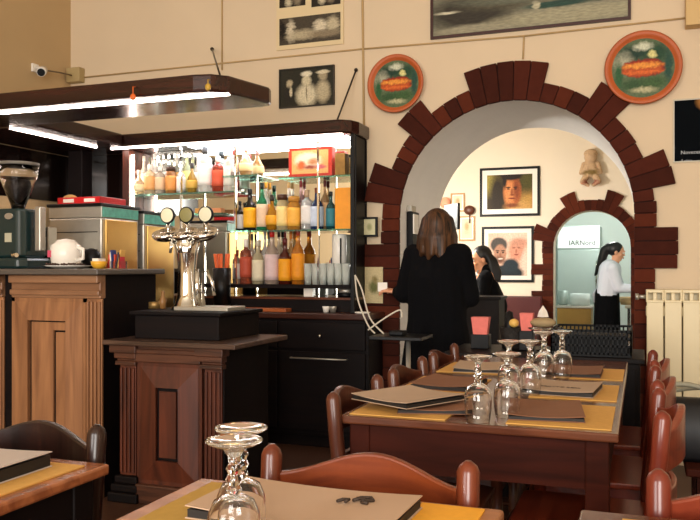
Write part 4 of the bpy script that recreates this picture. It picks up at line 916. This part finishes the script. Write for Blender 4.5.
# ================================================================== stand with cables, by the back bar end
sx, sy = -1.27, 4.3
t = thing('cable_stand', 'slim black pedestal stand with small square top left of the woman in black', 'stand', (sx, sy, 0))
MB().box((sx-.15, sy-.13, .80), (sx+.15, sy+.13, .82)).build('top', BLACKM, t, bevel=.004)
MB().tube([(sx+.04, sy, .02), (sx+.04, sy, .80)], .014, 12).build('pole', STEEL, t)
MB().lathe([(.14,0),(.13,.015),(.02,.025)], (sx+.04, sy, 0), 24).build('base', BLACKM, t)
b = MB(); W2 = mat('white_cable', '#c9bfae', .5)
import itertools
for k, pts in enumerate((((355,275),(358,300),(368,325),(375,334)), ((355,275),(362,290),(370,318),(384,334)), ((368,330),(385,318),(400,310),(402,318)))):
    q = [PY(a_, c_, sy-.02*k) for a_, c_ in pts]; q[-1].z = max(q[-1].z, .825)
    # smooth
    fine = []
    for i in range(len(q)-1):
        p0 = q[max(i-1,0)]; p1_ = q[i]; p2_ = q[i+1]; p3_ = q[min(i+2,len(q)-1)]
        for j in range(6):
            u_ = j/6; fine.append(.5*((2*p1_)+(-p0+p2_)*u_+(2*p0-5*p1_+4*p2_-p3_)*u_*u_+(-p0+3*p1_-3*p2_+p3_)*u_**3))
    fine.append(q[-1]); b.tube(fine, .005, 6)
tag(b.build('white_cables', W2), 'tangle of white cables rising from the pedestal stand', 'cable')
b = MB(); b.box((sx-.06, sy-.05, .8205), (sx+.02, sy+.05, .845)); tag(b.build('card_reader', BLACK, bevel=.006), 'black card reader on the pedestal stand', 'card reader')

# intercom on arch reveal
p = PY(407, 205, 5.62)
t = thing('wall_phone', 'black wall phone with white panel on the inner side of the arch', 'phone', (-1.547, 5.45, 1.18))
MB().box((-1.547, 5.36, 1.18), (-1.502, 5.54, 1.60)).build('body', BLACK, t, bevel=.008)
MB().box((-1.502, 5.365, 1.44), (-1.492, 5.49, 1.58)).build('panel', WHT, t, bevel=.003)
MB().box((-1.547, 5.36, 1.60), (-1.51, 5.48, 1.64)).build('clip', STEEL, t)

# ================================================================== SECOND ROOM
y = Y2-.001
x0, z0, x1, z1 = wallrect(480, 217, 540, 166, y)
pA = blobs('print_portrait', '#40341c', [(-.8,.5,.35,.6,'#9a8c40',.5),(-.5,-.1,.3,1.0,'#2c2112',.4),(.8,-.6,.5,.6,'#b88e48',.5),(.75,.5,.35,.5,'#4e4a1e',.5),(.35,-.85,.5,.35,'#c89a58',.4),
 (.12,.0,.36,.75,'#b4622e',.15),(.0,-.05,.22,.66,'#d98c52',.35),(.3,.1,.14,.55,'#8a4420',.5),(.08,.86,.44,.28,'#20140c',.15),(-.2,.55,.08,.35,'#20140c',.4),(-.05,.22,.10,.035,'#2e160c',.3),(.25,.22,.09,.035,'#2e160c',.3),(-.05,.14,.06,.03,'#1c0e08',.3),(.25,.14,.06,.03,'#1c0e08',.3),(.10,-.02,.05,.16,'#8f4a26',.5),(.11,-.16,.09,.035,'#6e3216',.4),(.10,-.34,.14,.04,'#7a2c18',.3),(.1,-.7,.3,.1,'#7e4220',.5)], (x1-x0)*.8, (z1-z0)*.8, .05)
picture('framed_portrait', x0, z0, x1, z1, y, .03, BLACK, .06, pA, 'black framed colour portrait of a face, upper one in the room beyond the arch')
x0, z0, x1, z1 = wallrect(482, 282, 534, 226, y)
pB = blobs('print_couple', '#e6bfa8', [(.3,.75,.7,.3,'#eccdb8',.5),(.42,.15,.36,.46,'#d6947a',.25),(.55,.5,.4,.22,'#c99078',.4),(.85,-.4,.2,.5,'#ead0be',.4),(-.1,-.85,.85,.36,'#18232b',.12),(.15,-.5,.4,.3,'#1c2a33',.2),
 (-.42,.42,.40,.34,'#4a4440',.12),(-.36,.02,.30,.42,'#b8866c',.12),(-.40,-.25,.24,.16,'#6e4c3c',.5),(-.48,.16,.10,.03,'#3a2620',.3),(-.22,.16,.10,.03,'#3a2620',.3),(-.48,.08,.05,.035,'#221410',.3),(-.22,.08,.05,.035,'#221410',.3),(-.35,-.05,.05,.10,'#94604a',.5),(-.35,-.20,.12,.035,'#e6d4c8',.3),
 (.30,.28,.08,.025,'#7a4434',.3),(.54,.28,.08,.025,'#7a4434',.3),(.42,.14,.04,.09,'#b06c54',.5),(.42,-.02,.10,.03,'#8a3c30',.3)], (x1-x0)*.8, (z1-z0)*.8, .04)
picture('framed_photograph', x0, z0, x1, z1, y, .03, BLACK, .05, pB, 'black framed photograph of two heads close together, lower one beyond the arch')
OAKF = mat('light_frame', '#b98a50', .5)
for (r, lb, nm) in (((451,212,465,193), 'small light wood framed picture, top one behind the woman in black', 'small_framed_picture'), ((459,241,475,216), 'light wood framed certificate beneath the small picture', 'framed_certificate')):
    x0, z0, x1, z1 = wallrect(*r, y); pp = blobs('pp'+nm, '#e6d8b8', [(0,.2,.4,.4,'#c9a878',.5),(0,-.4,.5,.2,'#d8c8a8',.5)], x1-x0-.06, z1-z0-.06, .2)
    picture(nm, x0, z0, x1, z1, y, .02, OAKF, .01, pp, lb)
p = PY(470, 212, y); b = MB(); b.tube([(p.x, y-.02, p.z-.14), (p.x, y-.02, p.z)], .008, 8); b.ell((p.x, y-.04, p.z+.02), (.07,.035,.06), 10)
tag(b.build('wall_vase', mat('vase_dark', '#5a3020', .4)), 'dark goblet shaped wall ornament between the small pictures', 'ornament')
p = PY(446, 203, y); tag(MB().ell((p.x, y-.045, p.z), (.07,.04,.07), 12).build('peach_ornament', mat('peach', '#e8a080', .6)), 'round peach wall ornament above the dark screen', 'ornament')
# screen on arm near reveal
p = PY(452, 217, 7.2); t = thing('monitor', 'dark angled monitor behind the head of the woman in black', 'monitor', (p.x, 7.2, 1.45))
M = Matrix.Translation(p) @ Matrix.Rotation(math.radians(-50), 4, 'Z')
MB().box((-.14,-.012,-.12),(.14,.012,.12), M).build('housing', BLACK, t, bevel=.005); MB().box((-.125,-.0135,-.105),(.125,-.0122,.105), M).build('display', mat('disp_grey', '#2c3436', .5), t)
MB().tube([p+Vector((0,.01,-.1)), (p.x, 7.22, .0)], .015, 8).build('pole', BLACKM, t)
t = thing('cash_desk', 'black desk in the second room behind the two women', 'desk', (-1.6, 7.05, 0))
MB().box((-2.1, 6.75, 0), (-1.13, 7.05, .93)).build('body', TABD, t, bevel=.004); MB().box((-2.13, 6.72, .93), (-1.11, 7.08, .955)).build('worktop', TABD, t, bevel=.004)
t = thing('red_banquette', 'dark red padded bench against the wall left of the small arch', 'bench', (-1.6, 9.4, 0))
MB().box((-2.6, 9.1, .0), (-1.1, 9.60, .45)).build('seat', mat('red_vinyl', '#4a1414', .4), t, bevel=.02); MB().box((-2.6, 9.601, .0), (-1.1, 9.72, .86)).build('backrest', MATS['red_vinyl'], t, bevel=.02)
# cherub relief
p = PY(591, 168, y)
t = tag(None or MB().ell((p.x,y-.06,p.z+.12),(.075,.065,.08),12).ell((p.x,y-.11,p.z+.135),(.012,.02,.012),8).ell((p.x-.03,y-.11,p.z+.15),(.012,.01,.01),6).ell((p.x+.03,y-.11,p.z+.15),(.012,.01,.01),6).ell((p.x,y-.05,p.z+.165),(.082,.06,.055),10)
  .ell((p.x,y-.05,p.z-.02),(.085,.06,.10),12).cap((p.x-.08,y-.05,p.z+.04),.03,(p.x-.11,y-.06,p.z-.06),.026).cap((p.x-.11,y-.06,p.z-.06),.026,(p.x-.04,y-.10,p.z-.03),.022)
  .cap((p.x+.08,y-.05,p.z+.04),.03,(p.x+.11,y-.06,p.z-.06),.026).cap((p.x+.11,y-.06,p.z-.06),.026,(p.x+.04,y-.10,p.z-.03),.022)
  .cap((p.x-.05,y-.05,p.z-.10),.042,(p.x-.09,y-.09,p.z-.17),.034).cap((p.x+.05,y-.05,p.z-.10),.042,(p.x+.09,y-.09,p.z-.17),.034).cap((p.x-.09,y-.09,p.z-.17),.03,(p.x-.03,y-.08,p.z-.21),.022).cap((p.x+.09,y-.09,p.z-.17),.03,(p.x+.03,y-.08,p.z-.21),.022)
  .build('cherub_figure', blobs('glazed_clay', '#c8aa88', [(0,.3,.5,.14,'#8a4a38',.4),(0,-.5,.7,.16,'#a85a4c',.4),(-.5,-.1,.2,.3,'#b8705c',.4),(.5,-.1,.2,.3,'#b8705c',.4),(0,.85,.5,.14,'#8c7444',.4),(0,-.85,.4,.1,'#6a5a3c',.4)], .35, .40, .3, .4), remesh=.008), 'painted clay figure of a seated cherub on the wall above the small arch', 'figure')

# ================================================================== KITCHEN
yk = 12.0
xa, xb = PY(557, 250, yk).x, PY(600, 250, yk).x
t = thing('kitchen_fridge', 'tall stainless steel fridge standing in the kitchen beyond the small arch', 'fridge', ((xa+xb)/2, yk+.35, 0))
FR = mat('fridge_steel', '#a9b8b2', .4, .3)
zsplit = PY(578, 249, yk).z
MB().box((xa, yk+.03, .08), (xb, yk+.68, 1.82)).build('body', FR, t, bevel=.01)
MB().box((xa+.005, yk, .1), (xb-.005, yk+.028, zsplit-.008)).build('door', FR, t, bevel=.006)
MB().box((xa+.005, yk, zsplit+.008), (xb-.005, yk+.028, 1.80)).build('header', mat('fridge_white', '#e8f0ec', .4), t, bevel=.006)
MB().tube([(xb-.05, yk-.03, .9), (xb-.05, yk-.03, 1.3)], .012, 8).build('handle', CHROME, t)
q = PY(582, 243, yk); text_mesh('IARNord', .10, Matrix.Translation((q.x, yk-.002, q.z)) @ FACE_CAM, 'lettering', BLACK, t)
MB().box((xa+.02, yk+.05, 0), (xb-.02, yk+.6, .08)).build('foot', BLACK, t)
yk2 = 11.0; xc, xd = PY(557, 320, yk2).x, PY(591, 320, yk2).x
t = thing('kitchen_cabinet', 'low brass coloured cabinet in front of the kitchen fridge', 'cabinet', ((xc+xd)/2, yk2+.25, 0))
MB().box((xc, yk2, 0), (xd, yk2+.5, .66)).build('body', mat('cab_gold', '#b98f45', .45, .3, noise=.3, nscale=3), t, bevel=.005)
MB().box((xc-.02, yk2-.02, .66), (xd+.02, yk2+.52, .69)).build('worktop', STEEL, t, bevel=.005)
for px, r_, h_, m_, lb in ((563, .06, .20, FR, 'tall steel pot at the left end of the kitchen cabinet'), (580, .13, .16, mat('pot_white', '#dfe8e4', .3), 'wide white basin on the kitchen cabinet')):
    x = PY(px, 300, yk2+.2).x; tag(MB().lathe([(r_*.9,0),(r_,h_*.1),(r_,h_),(r_*.93,h_),(r_*.9,h_*.1),(.0001,h_*.08)], (x, yk2+.22, .691), 24).build('kitchen_pot', m_), lb, 'pot')
xe = PY(617, 310, 10.9).x+.10
t = thing('kitchen_worktable', 'white topped work table in front of the waitress', 'table', (xe+.5, 11.0, 0))
MB().box((xe, 10.75, .68), (xe+1.1, 11.3, .72)).build('top', mat('wt_top', '#d8ccb4', .4), t, bevel=.006)
for xq in (xe+.03, xe+1.04):
    for yq in (10.78, 11.25): MB().box((xq, yq, 0), (xq+.03, yq+.03, .68)).build('leg', CHROME, t)
xq = PY(628, 300, 10.95).x; b = MB(); b.lathe([(.09,0),(.12,.10),(.11,.10),(.08,.01),(.0001,.01)], (xq, 10.95, .721), 20); tag(b.build('bread_basket', mat('wicker', '#d8b888', .8, bump=.6, nscale=60)), 'tan basket on the kitchen work table under her hands', 'basket')
tag(MB().box((.0, 13.0, 1.2), (.12, 13.1, 2.0)).build('wall_cabinet', mat('teal_cab', '#4a8f88', .4), bevel=.005), 'narrow teal cabinet on the kitchen wall behind the waitress', 'cabinet')

# ================================================================== BENCH + BAG by radiator
t = thing('wooden_bench', 'dark wooden bench under the radiator carrying the black bag', 'bench', (.55, 3.42, 0))
MB().box((.16, 3.2, .42), (1.3, 3.62, .45)).build('seat', TABW, t, bevel=.006)
for x in (.2, 1.2): 
    for yq in (3.24, 3.54): MB().box((x, yq, 0), (x+.05, yq+.05, .42)).build('leg', TABW, t)
p = PY(678, 440, 3.38); bx = p.x
t = thing('handbag', 'black handbag with pale grey straps on the bench below the radiator', 'bag', (bx+.06, 3.4, .4505))
b = MB(); n = 14; secs = [(.4515,.17,.085),(.47,.185,.095),(.58,.175,.085),(.66,.16,.06),(.685,.15,.03)]
cxb = bx+.10
vs = []; fs = []
for z_, rx, ry in secs:
    for k in range(24):
        a_ = 2*PI*k/24; cc, ss = math.cos(a_), math.sin(a_); vs.append((cxb+rx*math.copysign(abs(cc)**.5, cc), 3.4+ry*math.copysign(abs(ss)**.5, ss), z_))
for i in range(len(secs)-1):
    for k in range(24): fs.append((i*24+k, i*24+(k+1)%24, (i+1)*24+(k+1)%24, (i+1)*24+k))
fs += [tuple(range(24))[::-1], tuple(96+k for k in range(24))]
b.add(vs, fs, True); b.build('body', mat('bag_black', '#0c0d12', .5), t)
STR = mat('strap_grey', '#8d8a78', .6)
MB().tube(smooth([(cxb-.17,3.33,.62),(cxb-.175,3.33,.70),(cxb-.11,3.34,.745),(cxb-.0,3.34,.73),(cxb+.09,3.33,.66)]), .010, 8).build('handle', STR, t)
MB().tube(smooth([(cxb-.13,3.47,.66),(cxb-.12,3.46,.70),(cxb,3.46,.72),(cxb+.12,3.46,.70),(cxb+.13,3.47,.66)]), .010, 8).build('handle', STR, t)
MB().tube(smooth([(cxb-.17,3.33,.64),(cxb-.14,3.312,.56),(cxb-.09,3.308,.46)]), .012, 8).build('strap', STR, t)
# pale skirting strip seen under the long table
b = MB(); a_ = PH(545, 496, .0); b.box((-.62, 4.75, 0), (.06, 4.8, .075)); 
tag(b.build('floor_bar', STEEL, bevel=.004), 'brushed steel bar lying on the floor beyond the long table', 'bar')
# ================================================================== PEOPLE
def fingers(b, wrist, d, nrm, side, L=.17, curl=.5):
    """palm + four unequal fingers + thumb. d: direction, nrm: palm normal (fingers curl towards it), side: thumb side"""
    d = Vector(d).normalized(); nrm = Vector(nrm).normalized(); s = Vector(side).normalized(); w = Vector(wrist)
    for k, (off, ln) in enumerate(((.027,.068),(.009,.078),(-.009,.072),(-.026,.056))):
        k0 = w+s*off*.7+d*.01; k1 = w+s*off+d*(L*.50-.004*k); b.cap(k0, .013, k1, .011, 8)
        a1 = d*math.cos(curl*.5)+nrm*math.sin(curl*.5); a2 = d*math.cos(curl*1.3)+nrm*math.sin(curl*1.3); a3 = d*math.cos(curl*1.9)+nrm*math.sin(curl*1.9)
        q1 = k1+a1*ln*.45; q2 = q1+a2*ln*.32; q3 = q2+a3*ln*.23
        b.cap(k1, .0095, q1, .0088, 8); b.cap(q1, .0088, q2, .008, 8); b.cap(q2, .008, q3, .007, 8)
    t0 = w+s*.022+d*.02; t1 = t0+(s*.7+d*.7+nrm*.3)*.035; t2 = t1+(s*.2+d*.9+nrm*.4)*.03; t3 = t2+(d*.9+nrm*.5-s*.1)*.02
    b.cap(t0, .014, t1, .011, 8); b.cap(t1, .011, t2, .0095, 8); b.cap(t2, .0095, t3, .008, 8)
def head(b, c, fwd, tilt=0):
    """head centred at c looking along fwd (horizontal)"""
    f = Vector(fwd).normalized(); up = Vector((0,0,1)); l = up.cross(f).normalized(); up = f.cross(l)
    M = Matrix((( l.x, f.x, up.x),(l.y, f.y, up.y),(l.z, f.z, up.z))).to_4x4()
    P = lambda x, y_, z_: Vector(c)+l*x+f*y_+up*z_
    b.ell(P(0,-.012,.02), (.072,.092,.092), 14, M); b.ell(P(0,.015,-.035), (.058,.072,.075), 12, M); b.ell(P(0,.055,-.085), (.028,.025,.022), 10, M)
    b.cap(P(0,.080,.01), .009, P(0,.096,-.020), .012, 8); b.ell(P(0,.088,-.055), (.024,.010,.009), 8, M)
    b.ell(P(0,.082,.028), (.045,.014,.012), 8, M)
    for s in (-1, 1): b.ell(P(s*.073,-.005,-.01), (.010,.018,.030), 8, M); b.ell(P(s*.038,.06,-.025), (.022,.022,.02), 8, M)
    return P, M
def eyes(P, M, t):
    for s in (-1, 1):
        MB().ell(P(s*.030,.079,.004), (.013,.009,.008), 10, M).build('eye', WHT, t); MB().ell(P(s*.030,.086,.004), (.006,.004,.006), 8, M).build('iris', BLACK, t)
        MB().cap(P(s*.018,.088,.026), .003, P(s*.045,.082,.028), .002, 6).build('eyebrow', HAIRB, t)
    MB().ell(P(0,.096,-.053), (.021,.006,.0045), 8, M).ell(P(0,.095,-.061), (.018,.006,.0045), 8, M).build('lips', LIPS, t)
def standing(bx, by, Z, face, hip_off=(0,0), lean=(0,0), armL=None, armR=None, wrists=True, headc=None, r=1.0, cutknee=0):
    """skeleton for an adult; face: body facing unit vector (x,y). returns dict"""
    f = Vector((face[0], face[1], 0)).normalized(); l = Vector((-f.y, f.x, 0))     # l = person's left
    K = Z/1.62
    J = {}
    J['pel'] = Vector((bx, by, .90*K)); J['chest'] = J['pel']+Vector((lean[0], lean[1], 0))*.7+Vector((0,0,.30*K)); J['neck'] = J['pel']+Vector((lean[0], lean[1], 0))+Vector((0,0,.50*K))
    for s, n in ((1, 'L'), (-1, 'R')):
        J['hip'+n] = J['pel']+l*s*.09-Vector((0,0,.04)); J['knee'+n] = Vector((bx, by, .47*K))+l*s*.10+f*.02; J['ank'+n] = Vector((bx, by, .08))+l*s*.10-f*.02; J['toe'+n] = J['ank'+n]+f*.16-Vector((0,0,.05))
        J['sh'+n] = J['neck']+l*s*.165-Vector((0,0,.05)); 
    return J, f, l
def body_mesh(J, hc, facedir, hands, t):
    b = MB()
    b.cap(J['pel'], .12, J['chest'], .125); b.cap(J['chest'], .125, J['neck']-Vector((0,0,.05)), .09); b.cap(J['neck']-Vector((0,0,.04)), .055, Vector(hc)-Vector((0,0,.05)), .05)
    for n in 'LR':
        b.cap(J['hip'+n], .085, J['knee'+n], .055); b.cap(J['knee'+n], .052, J['ank'+n], .036); b.cap(J['ank'+n], .036, J['toe'+n], .028)
        b.cap(J['neck']-Vector((0,0,.03)), .055, J['sh'+n], .052); b.cap(J['sh'+n], .05, J['el'+n], .038); b.cap(J['el'+n], .037, J['wr'+n], .024)
    P, M = head(b, hc, facedir)
    for (w, d, nr, sd, cu) in hands: fingers(b, w, d, nr, sd, curl=cu)
    o = b.build('body', SKIN, t, remesh=.0055)
    return o, P, M
def upper_cloth(J, name, m, t, hemz, sleeve=1.0, ext=0, flare=.0, r=1.0, nk=.07):
    b = MB(); bx = J['pel']
    l = (J['shL']-J['shR']).normalized()
    for s in (-1, 1):
        b.cap(J['pel']+l*s*.07-Vector((0,0,.02)), .115*r, J['chest']+l*s*.06, .115*r); b.cap(J['chest']+l*s*.06, .115*r, J['neck']+l*s*.09-Vector((0,0,.09)), .085*r)
        if hemz < .85: b.cap(J['pel']+l*s*.07, .115*r, Vector((J['pel'].x, J['pel'].y, hemz+.1))+l*s*(.08+flare), .115*r+flare)
    b.cap(J['pel'], .12*r, J['chest'], .12*r); b.cap(J['chest'], .12*r, J['neck']-Vector((0,0,.06)), .085*r); b.cap(J['neck']-Vector((0,0,.03)), nk, J['neck']+Vector((0,0,.015)), nk*.9)
    for n in 'LR':
        b.cap(J['neck']-Vector((0,0,.04)), .066, J['sh'+n], .066*r); b.cap(J['sh'+n], .064*r, J['el'+n], .052*r); e = J['el'+n].lerp(J['wr'+n], sleeve); b.cap(J['el'+n], .051*r, e, .042*r)
    return b.build(name, m, t, remesh=.010)
def lower_cloth(J, name, m, t, hemz, r=.14):
    b = MB(); l = (J['shL']-J['shR']).normalized()
    for s in (-1, 1): b.cap(J['pel']+l*s*.06, r*.85, Vector((J['pel'].x, J['pel'].y, hemz+r))+l*s*.07, r)
    b.cap(J['pel'], r*.9, Vector((J['pel'].x, J['pel'].y, hemz+r)), r)
    return b.build(name, m, t, remesh=.012)
def shoes(J, t, m):
    for n in 'LR': MB().cap(J['ank'+n]-Vector((0,0,.035)), .042, J['toe'+n]-Vector((0,0,-.003)), .030).build('shoe', m, t)

# --- woman in black coat, back to us
px_, Yw = 437, 4.86; c = PY(px_, 268, Yw); bx, by = c.x, Yw
t = thing('person', 'brown haired woman in a long black coat seen from behind, left hand reaching out', 'person', (bx, by, 0))
J, f, l = standing(bx, by, 1.54, (.25, 1))
hand = PY(383, 290, 4.98)
J['elL'] = Vector((bx-.225, by+.02, 1.03)); J['wrL'] = hand+Vector((.10,-.01,-.01)); J['elR'] = J['shR']+Vector((.05,.06,-.27)); J['wrR'] = J['elR']+Vector((-.06,.22,.03))
hc_ = Vector((bx+.0, by+.02, 1.45))
fw = Vector((.55, .85, 0))
o, P, M = body_mesh(J, hc_, fw, [(J['wrL'], (-.95,.1,.12), (.1,.2,-1), (0,1,.2), .6), (J['wrR'], (-.3,.9,.2), (0,.2,-1), (-1,0,0), .5)], t)
eyes(P, M, t)
upper_cloth(J, 'coat', COATB, t, .30, .72, flare=.03, r=1.12)
shoes(J, t, BLACK)
b = MB(); b.ell(hc_+Vector((0,-.01,.015)), (.098,.106,.115), 16)
for i in range(22):
    a_ = math.radians(150+i*(240/21)) ; d_ = Vector((math.cos(a_), math.sin(a_), 0))
    fa = math.atan2(fw.y, fw.x); 
    a_ = fa+math.radians(60)+math.radians(240)*i/21; d_ = Vector((math.cos(a_), math.sin(a_), 0))
    p0 = hc_+d_*.075+Vector((0,0,.05)); p1_ = hc_+d_*.108+Vector((0,0,-.06)); p2_ = hc_+d_*(.112+.012*math.sin(i*2.1))+Vector((0,0,-.17-.02*math.sin(i*1.7)))
    b.cap(p0, .03, p1_, .026, 8); b.cap(p1_, .026, p2_, .016, 8)
b.build('hair', HAIRM, t, remesh=.009)
b = MB(); b.box(hand+Vector((-.035,-.004,-.01)), hand+Vector((.03,-.001,.05))); tag(b.build('paper_card', WHT), 'small white card held in the outstretched left hand', 'card')

# --- second woman, bending, facing left-down
px_, Yw = 489, 7.5; c = PY(px_, 268, Yw); bx, by = c.x+.05, Yw
t = thing('person', 'dark haired woman in black bending forward beyond the arch, face turned down to the left', 'person', (bx, by, 0))
J, f, l = standing(bx, by, 1.45, (-1, -.25), lean=(-.10, -.02))
for n, s in (('L', 1), ('R', -1)):
    J['el'+n] = J['sh'+n]+Vector((-.04, 0, -.26)); J['wr'+n] = J['el'+n]+Vector((-.20, -.02, -.02))
hp = PY(480, 262, Yw); hc_ = Vector((hp.x+.0, Yw-.02, 1.28)); J['neck'].z = 1.16; J['shL'].z = J['shR'].z = 1.11; J['chest'].z = 1.0; J['pel'].z = .84
J['neck'].x = hc_.x+.06; 
for n in 'LR': J['sh'+n].x = J['neck'].x+(.03 if n == 'L' else -.02); J['el'+n] = J['sh'+n]+Vector((-.03,0,-.24)); J['wr'+n] = J['el'+n]+Vector((-.2,-.02,.0))
hd = Vector((-.80,-.58,-.22))
o, P, M = body_mesh(J, hc_, hd, [(J['wrL'], (-1,0,-.1), (0,0,-1), (0,1,0), .6), (J['wrR'], (-1,-.1,-.1), (0,0,-1), (0,1,0), .6)], t)
eyes(P, M, t)
upper_cloth(J, 'black_top', COATB, t, .6, .95, r=1.05); lower_cloth(J, 'trousers', COATB, t, .15, .13); shoes(J, t, BLACK)
b = MB()
F_, U_, L_ = (P(0,1,0)-P(0,0,0)), (P(0,0,1)-P(0,0,0)), (P(1,0,0)-P(0,0,0))
b.ell(P(0,-.036,.038), (.085,.098,.092), 14, M)
for i in range(12):
    s = -1 if i < 6 else 1; k = i % 6; p0 = P(s*.058, -.045-.010*k, .05-.01*k); p1_ = P(s*.074, -.065-.010*k, -.03); p2_ = p1_+Vector((.02+.006*k, 0, -.12)); p3_ = p2_+Vector((.0,-.01,-.07))
    b.cap(p0, .03, p1_, .026, 8); b.cap(p1_, .026, p2_, .022, 8); b.cap(p2_, .022, p3_, .012, 8)
b.build('hair', HAIRB, t, remesh=.009)
MB().tube([J['neck']+Vector((-.06,-.06,.02)), J['neck']+Vector((-.085,-.07,-.05)), J['neck']+Vector((-.05,-.09,-.10))], .008, 8).build('necklace', mat('silver', '#a8a8a8', .3, .8), t)

# --- waitress in the kitchen
px_, Yw = 607, 10.6; c = PY(px_, 268, Yw); bx, by = c.x+.0, Yw
t = thing('person', 'waitress with black ponytail, white shirt and black skirt working in the kitchen, in profile', 'person', (bx, by, 0))
J, f, l = standing(bx, by, 1.58, (1, -.05), lean=(.05, 0))
for n in 'LR': J['el'+n] = J['sh'+n]+Vector((.07, (.02 if n == 'L' else -.02), -.24)); J['wr'+n] = J['el'+n]+Vector((.24, (-.06 if n == 'L' else .05), -.03))
hp = PY(617, 254, Yw); hc_ = Vector((hp.x, Yw, PY(617, 252, Yw).z))
J['neck'].x = hc_.x-.05; J['neck'].z = hc_.z-.165
for n in 'LR': J['sh'+n].x = J['neck'].x; J['sh'+n].z = J['neck'].z-.05; J['el'+n] = J['sh'+n]+Vector((.08,0,-.24)); J['wr'+n] = J['el'+n]+Vector((.24,0,-.01))
o, P, M = body_mesh(J, hc_, Vector((1,-.05,-.25)), [(J['wrL'], (1,-.1,-.1), (0,0,-1), (0,-1,0), .5), (J['wrR'], (1,.1,-.1), (0,0,-1), (0,1,0), .5)], t)
eyes(P, M, t)
upper_cloth(J, 'shirt', SHIRT, t, .9, .55, r=1.2, nk=.06)
lower_cloth(J, 'skirt', COATB, t, .12, .17); shoes(J, t, BLACK)
MB().tube([J['pel']+Vector((-.12,-.02,.05)), J['pel']+Vector((-.16,-.05,-.02)), J['pel']+Vector((-.15,-.06,-.12))], [.02,.025,.01], 8).build('apron_bow', SHIRT, t)
b = MB(); b.ell(P(0,-.03,.03), (.084,.100,.096), 14, M)
pts = [P(0,-.11,.04), P(0,-.15,-.02), P(0,-.16,-.12)+Vector((0,0,-.02)), P(0,-.15,-.2)+Vector((-.03,0,-.05)), P(0,-.15,-.25)+Vector((-.06,0,-.09))]
for a_, c_, r0, r1 in zip(pts, pts[1:], (.055,.06,.055,.04), (.06,.055,.04,.015)): b.cap(a_, r0, c_, r1)
b.build('hair', HAIRB, t, remesh=.009)

# ================================================================== LIGHT
def area(name, loc, rot, sx_, sy_, power, col):
    l_ = bpy.data.lights.new(name, 'AREA'); l_.shape = 'RECTANGLE'; l_.size = sx_; l_.size_y = sy_; l_.energy = power; l_.color = col
    o = bpy.data.objects.new(name, l_); COL.objects.link(o); o.location = loc; o.rotation_euler = rot; return o
day = (1.0, .95, .88)
area('daylight_window', (-2.5, YF+.03, 1.95), (PI/2, 0, 0), 2.1, 2.4, 120, day)
area('daylight_window', (.9, YF+.03, 1.95), (PI/2, 0, 0), 2.1, 2.4, 180, day)
def pendant(x, y_, z_, power, col, label, rad=.12):  # unseen lamps, added to light the arch and the rooms behind it
    t = thing('unseen_pendant_lamp', label, 'lamp', (x, y_, z_))
    MB().lathe([(.02,.12),(.16,.0),(.17,-.02),(.165,-.02),(.15,0),(.015,.115)], (x, y_, z_), 24).build('lamp_shade', WHT, t)
    MB().tube([(x, y_, z_+.12), (x, y_, z_+.6)], .005, 6).build('cord', BLACK, t)
    l_ = bpy.data.lights.new('bulb', 'POINT'); l_.energy = power; l_.color = col; l_.shadow_soft_size = rad
    o = bpy.data.objects.new('bulb', l_); COL.objects.link(o); o.location = (x, y_, z_-.08)
pendant(-2.55, 7.5, 2.1, 165, (1, .94, .87), 'unseen white pendant lamp added to light the arch and the room beyond')
pendant(-.5, 11.4, 2.3, 40, (.95, 1, .97), 'unseen white pendant lamp added to light the kitchen')
w = bpy.data.worlds.new('World'); S.world = w; w.use_nodes = True
bg = w.node_tree.nodes['Background']; bg.inputs[0].default_value = (.8, .9, 1, 1); bg.inputs[1].default_value = 1.0
# ================================================================== CAMERA
cam = bpy.data.cameras.new('Camera'); co = bpy.data.objects.new('Camera', cam); COL.objects.link(co)
cam.sensor_width = 36; cam.lens = F/700*36; cam.clip_start = .02
co.location = (0, 0, H); co.rotation_euler = (PI/2, 0, math.atan2(SN, CS)); cam.shift_y = (HY-260)/700
S.camera = co
S.view_settings.view_transform = 'Standard'; S.view_settings.look = 'None'; S.view_settings.gamma = 1; S.view_settings.exposure = 0.6
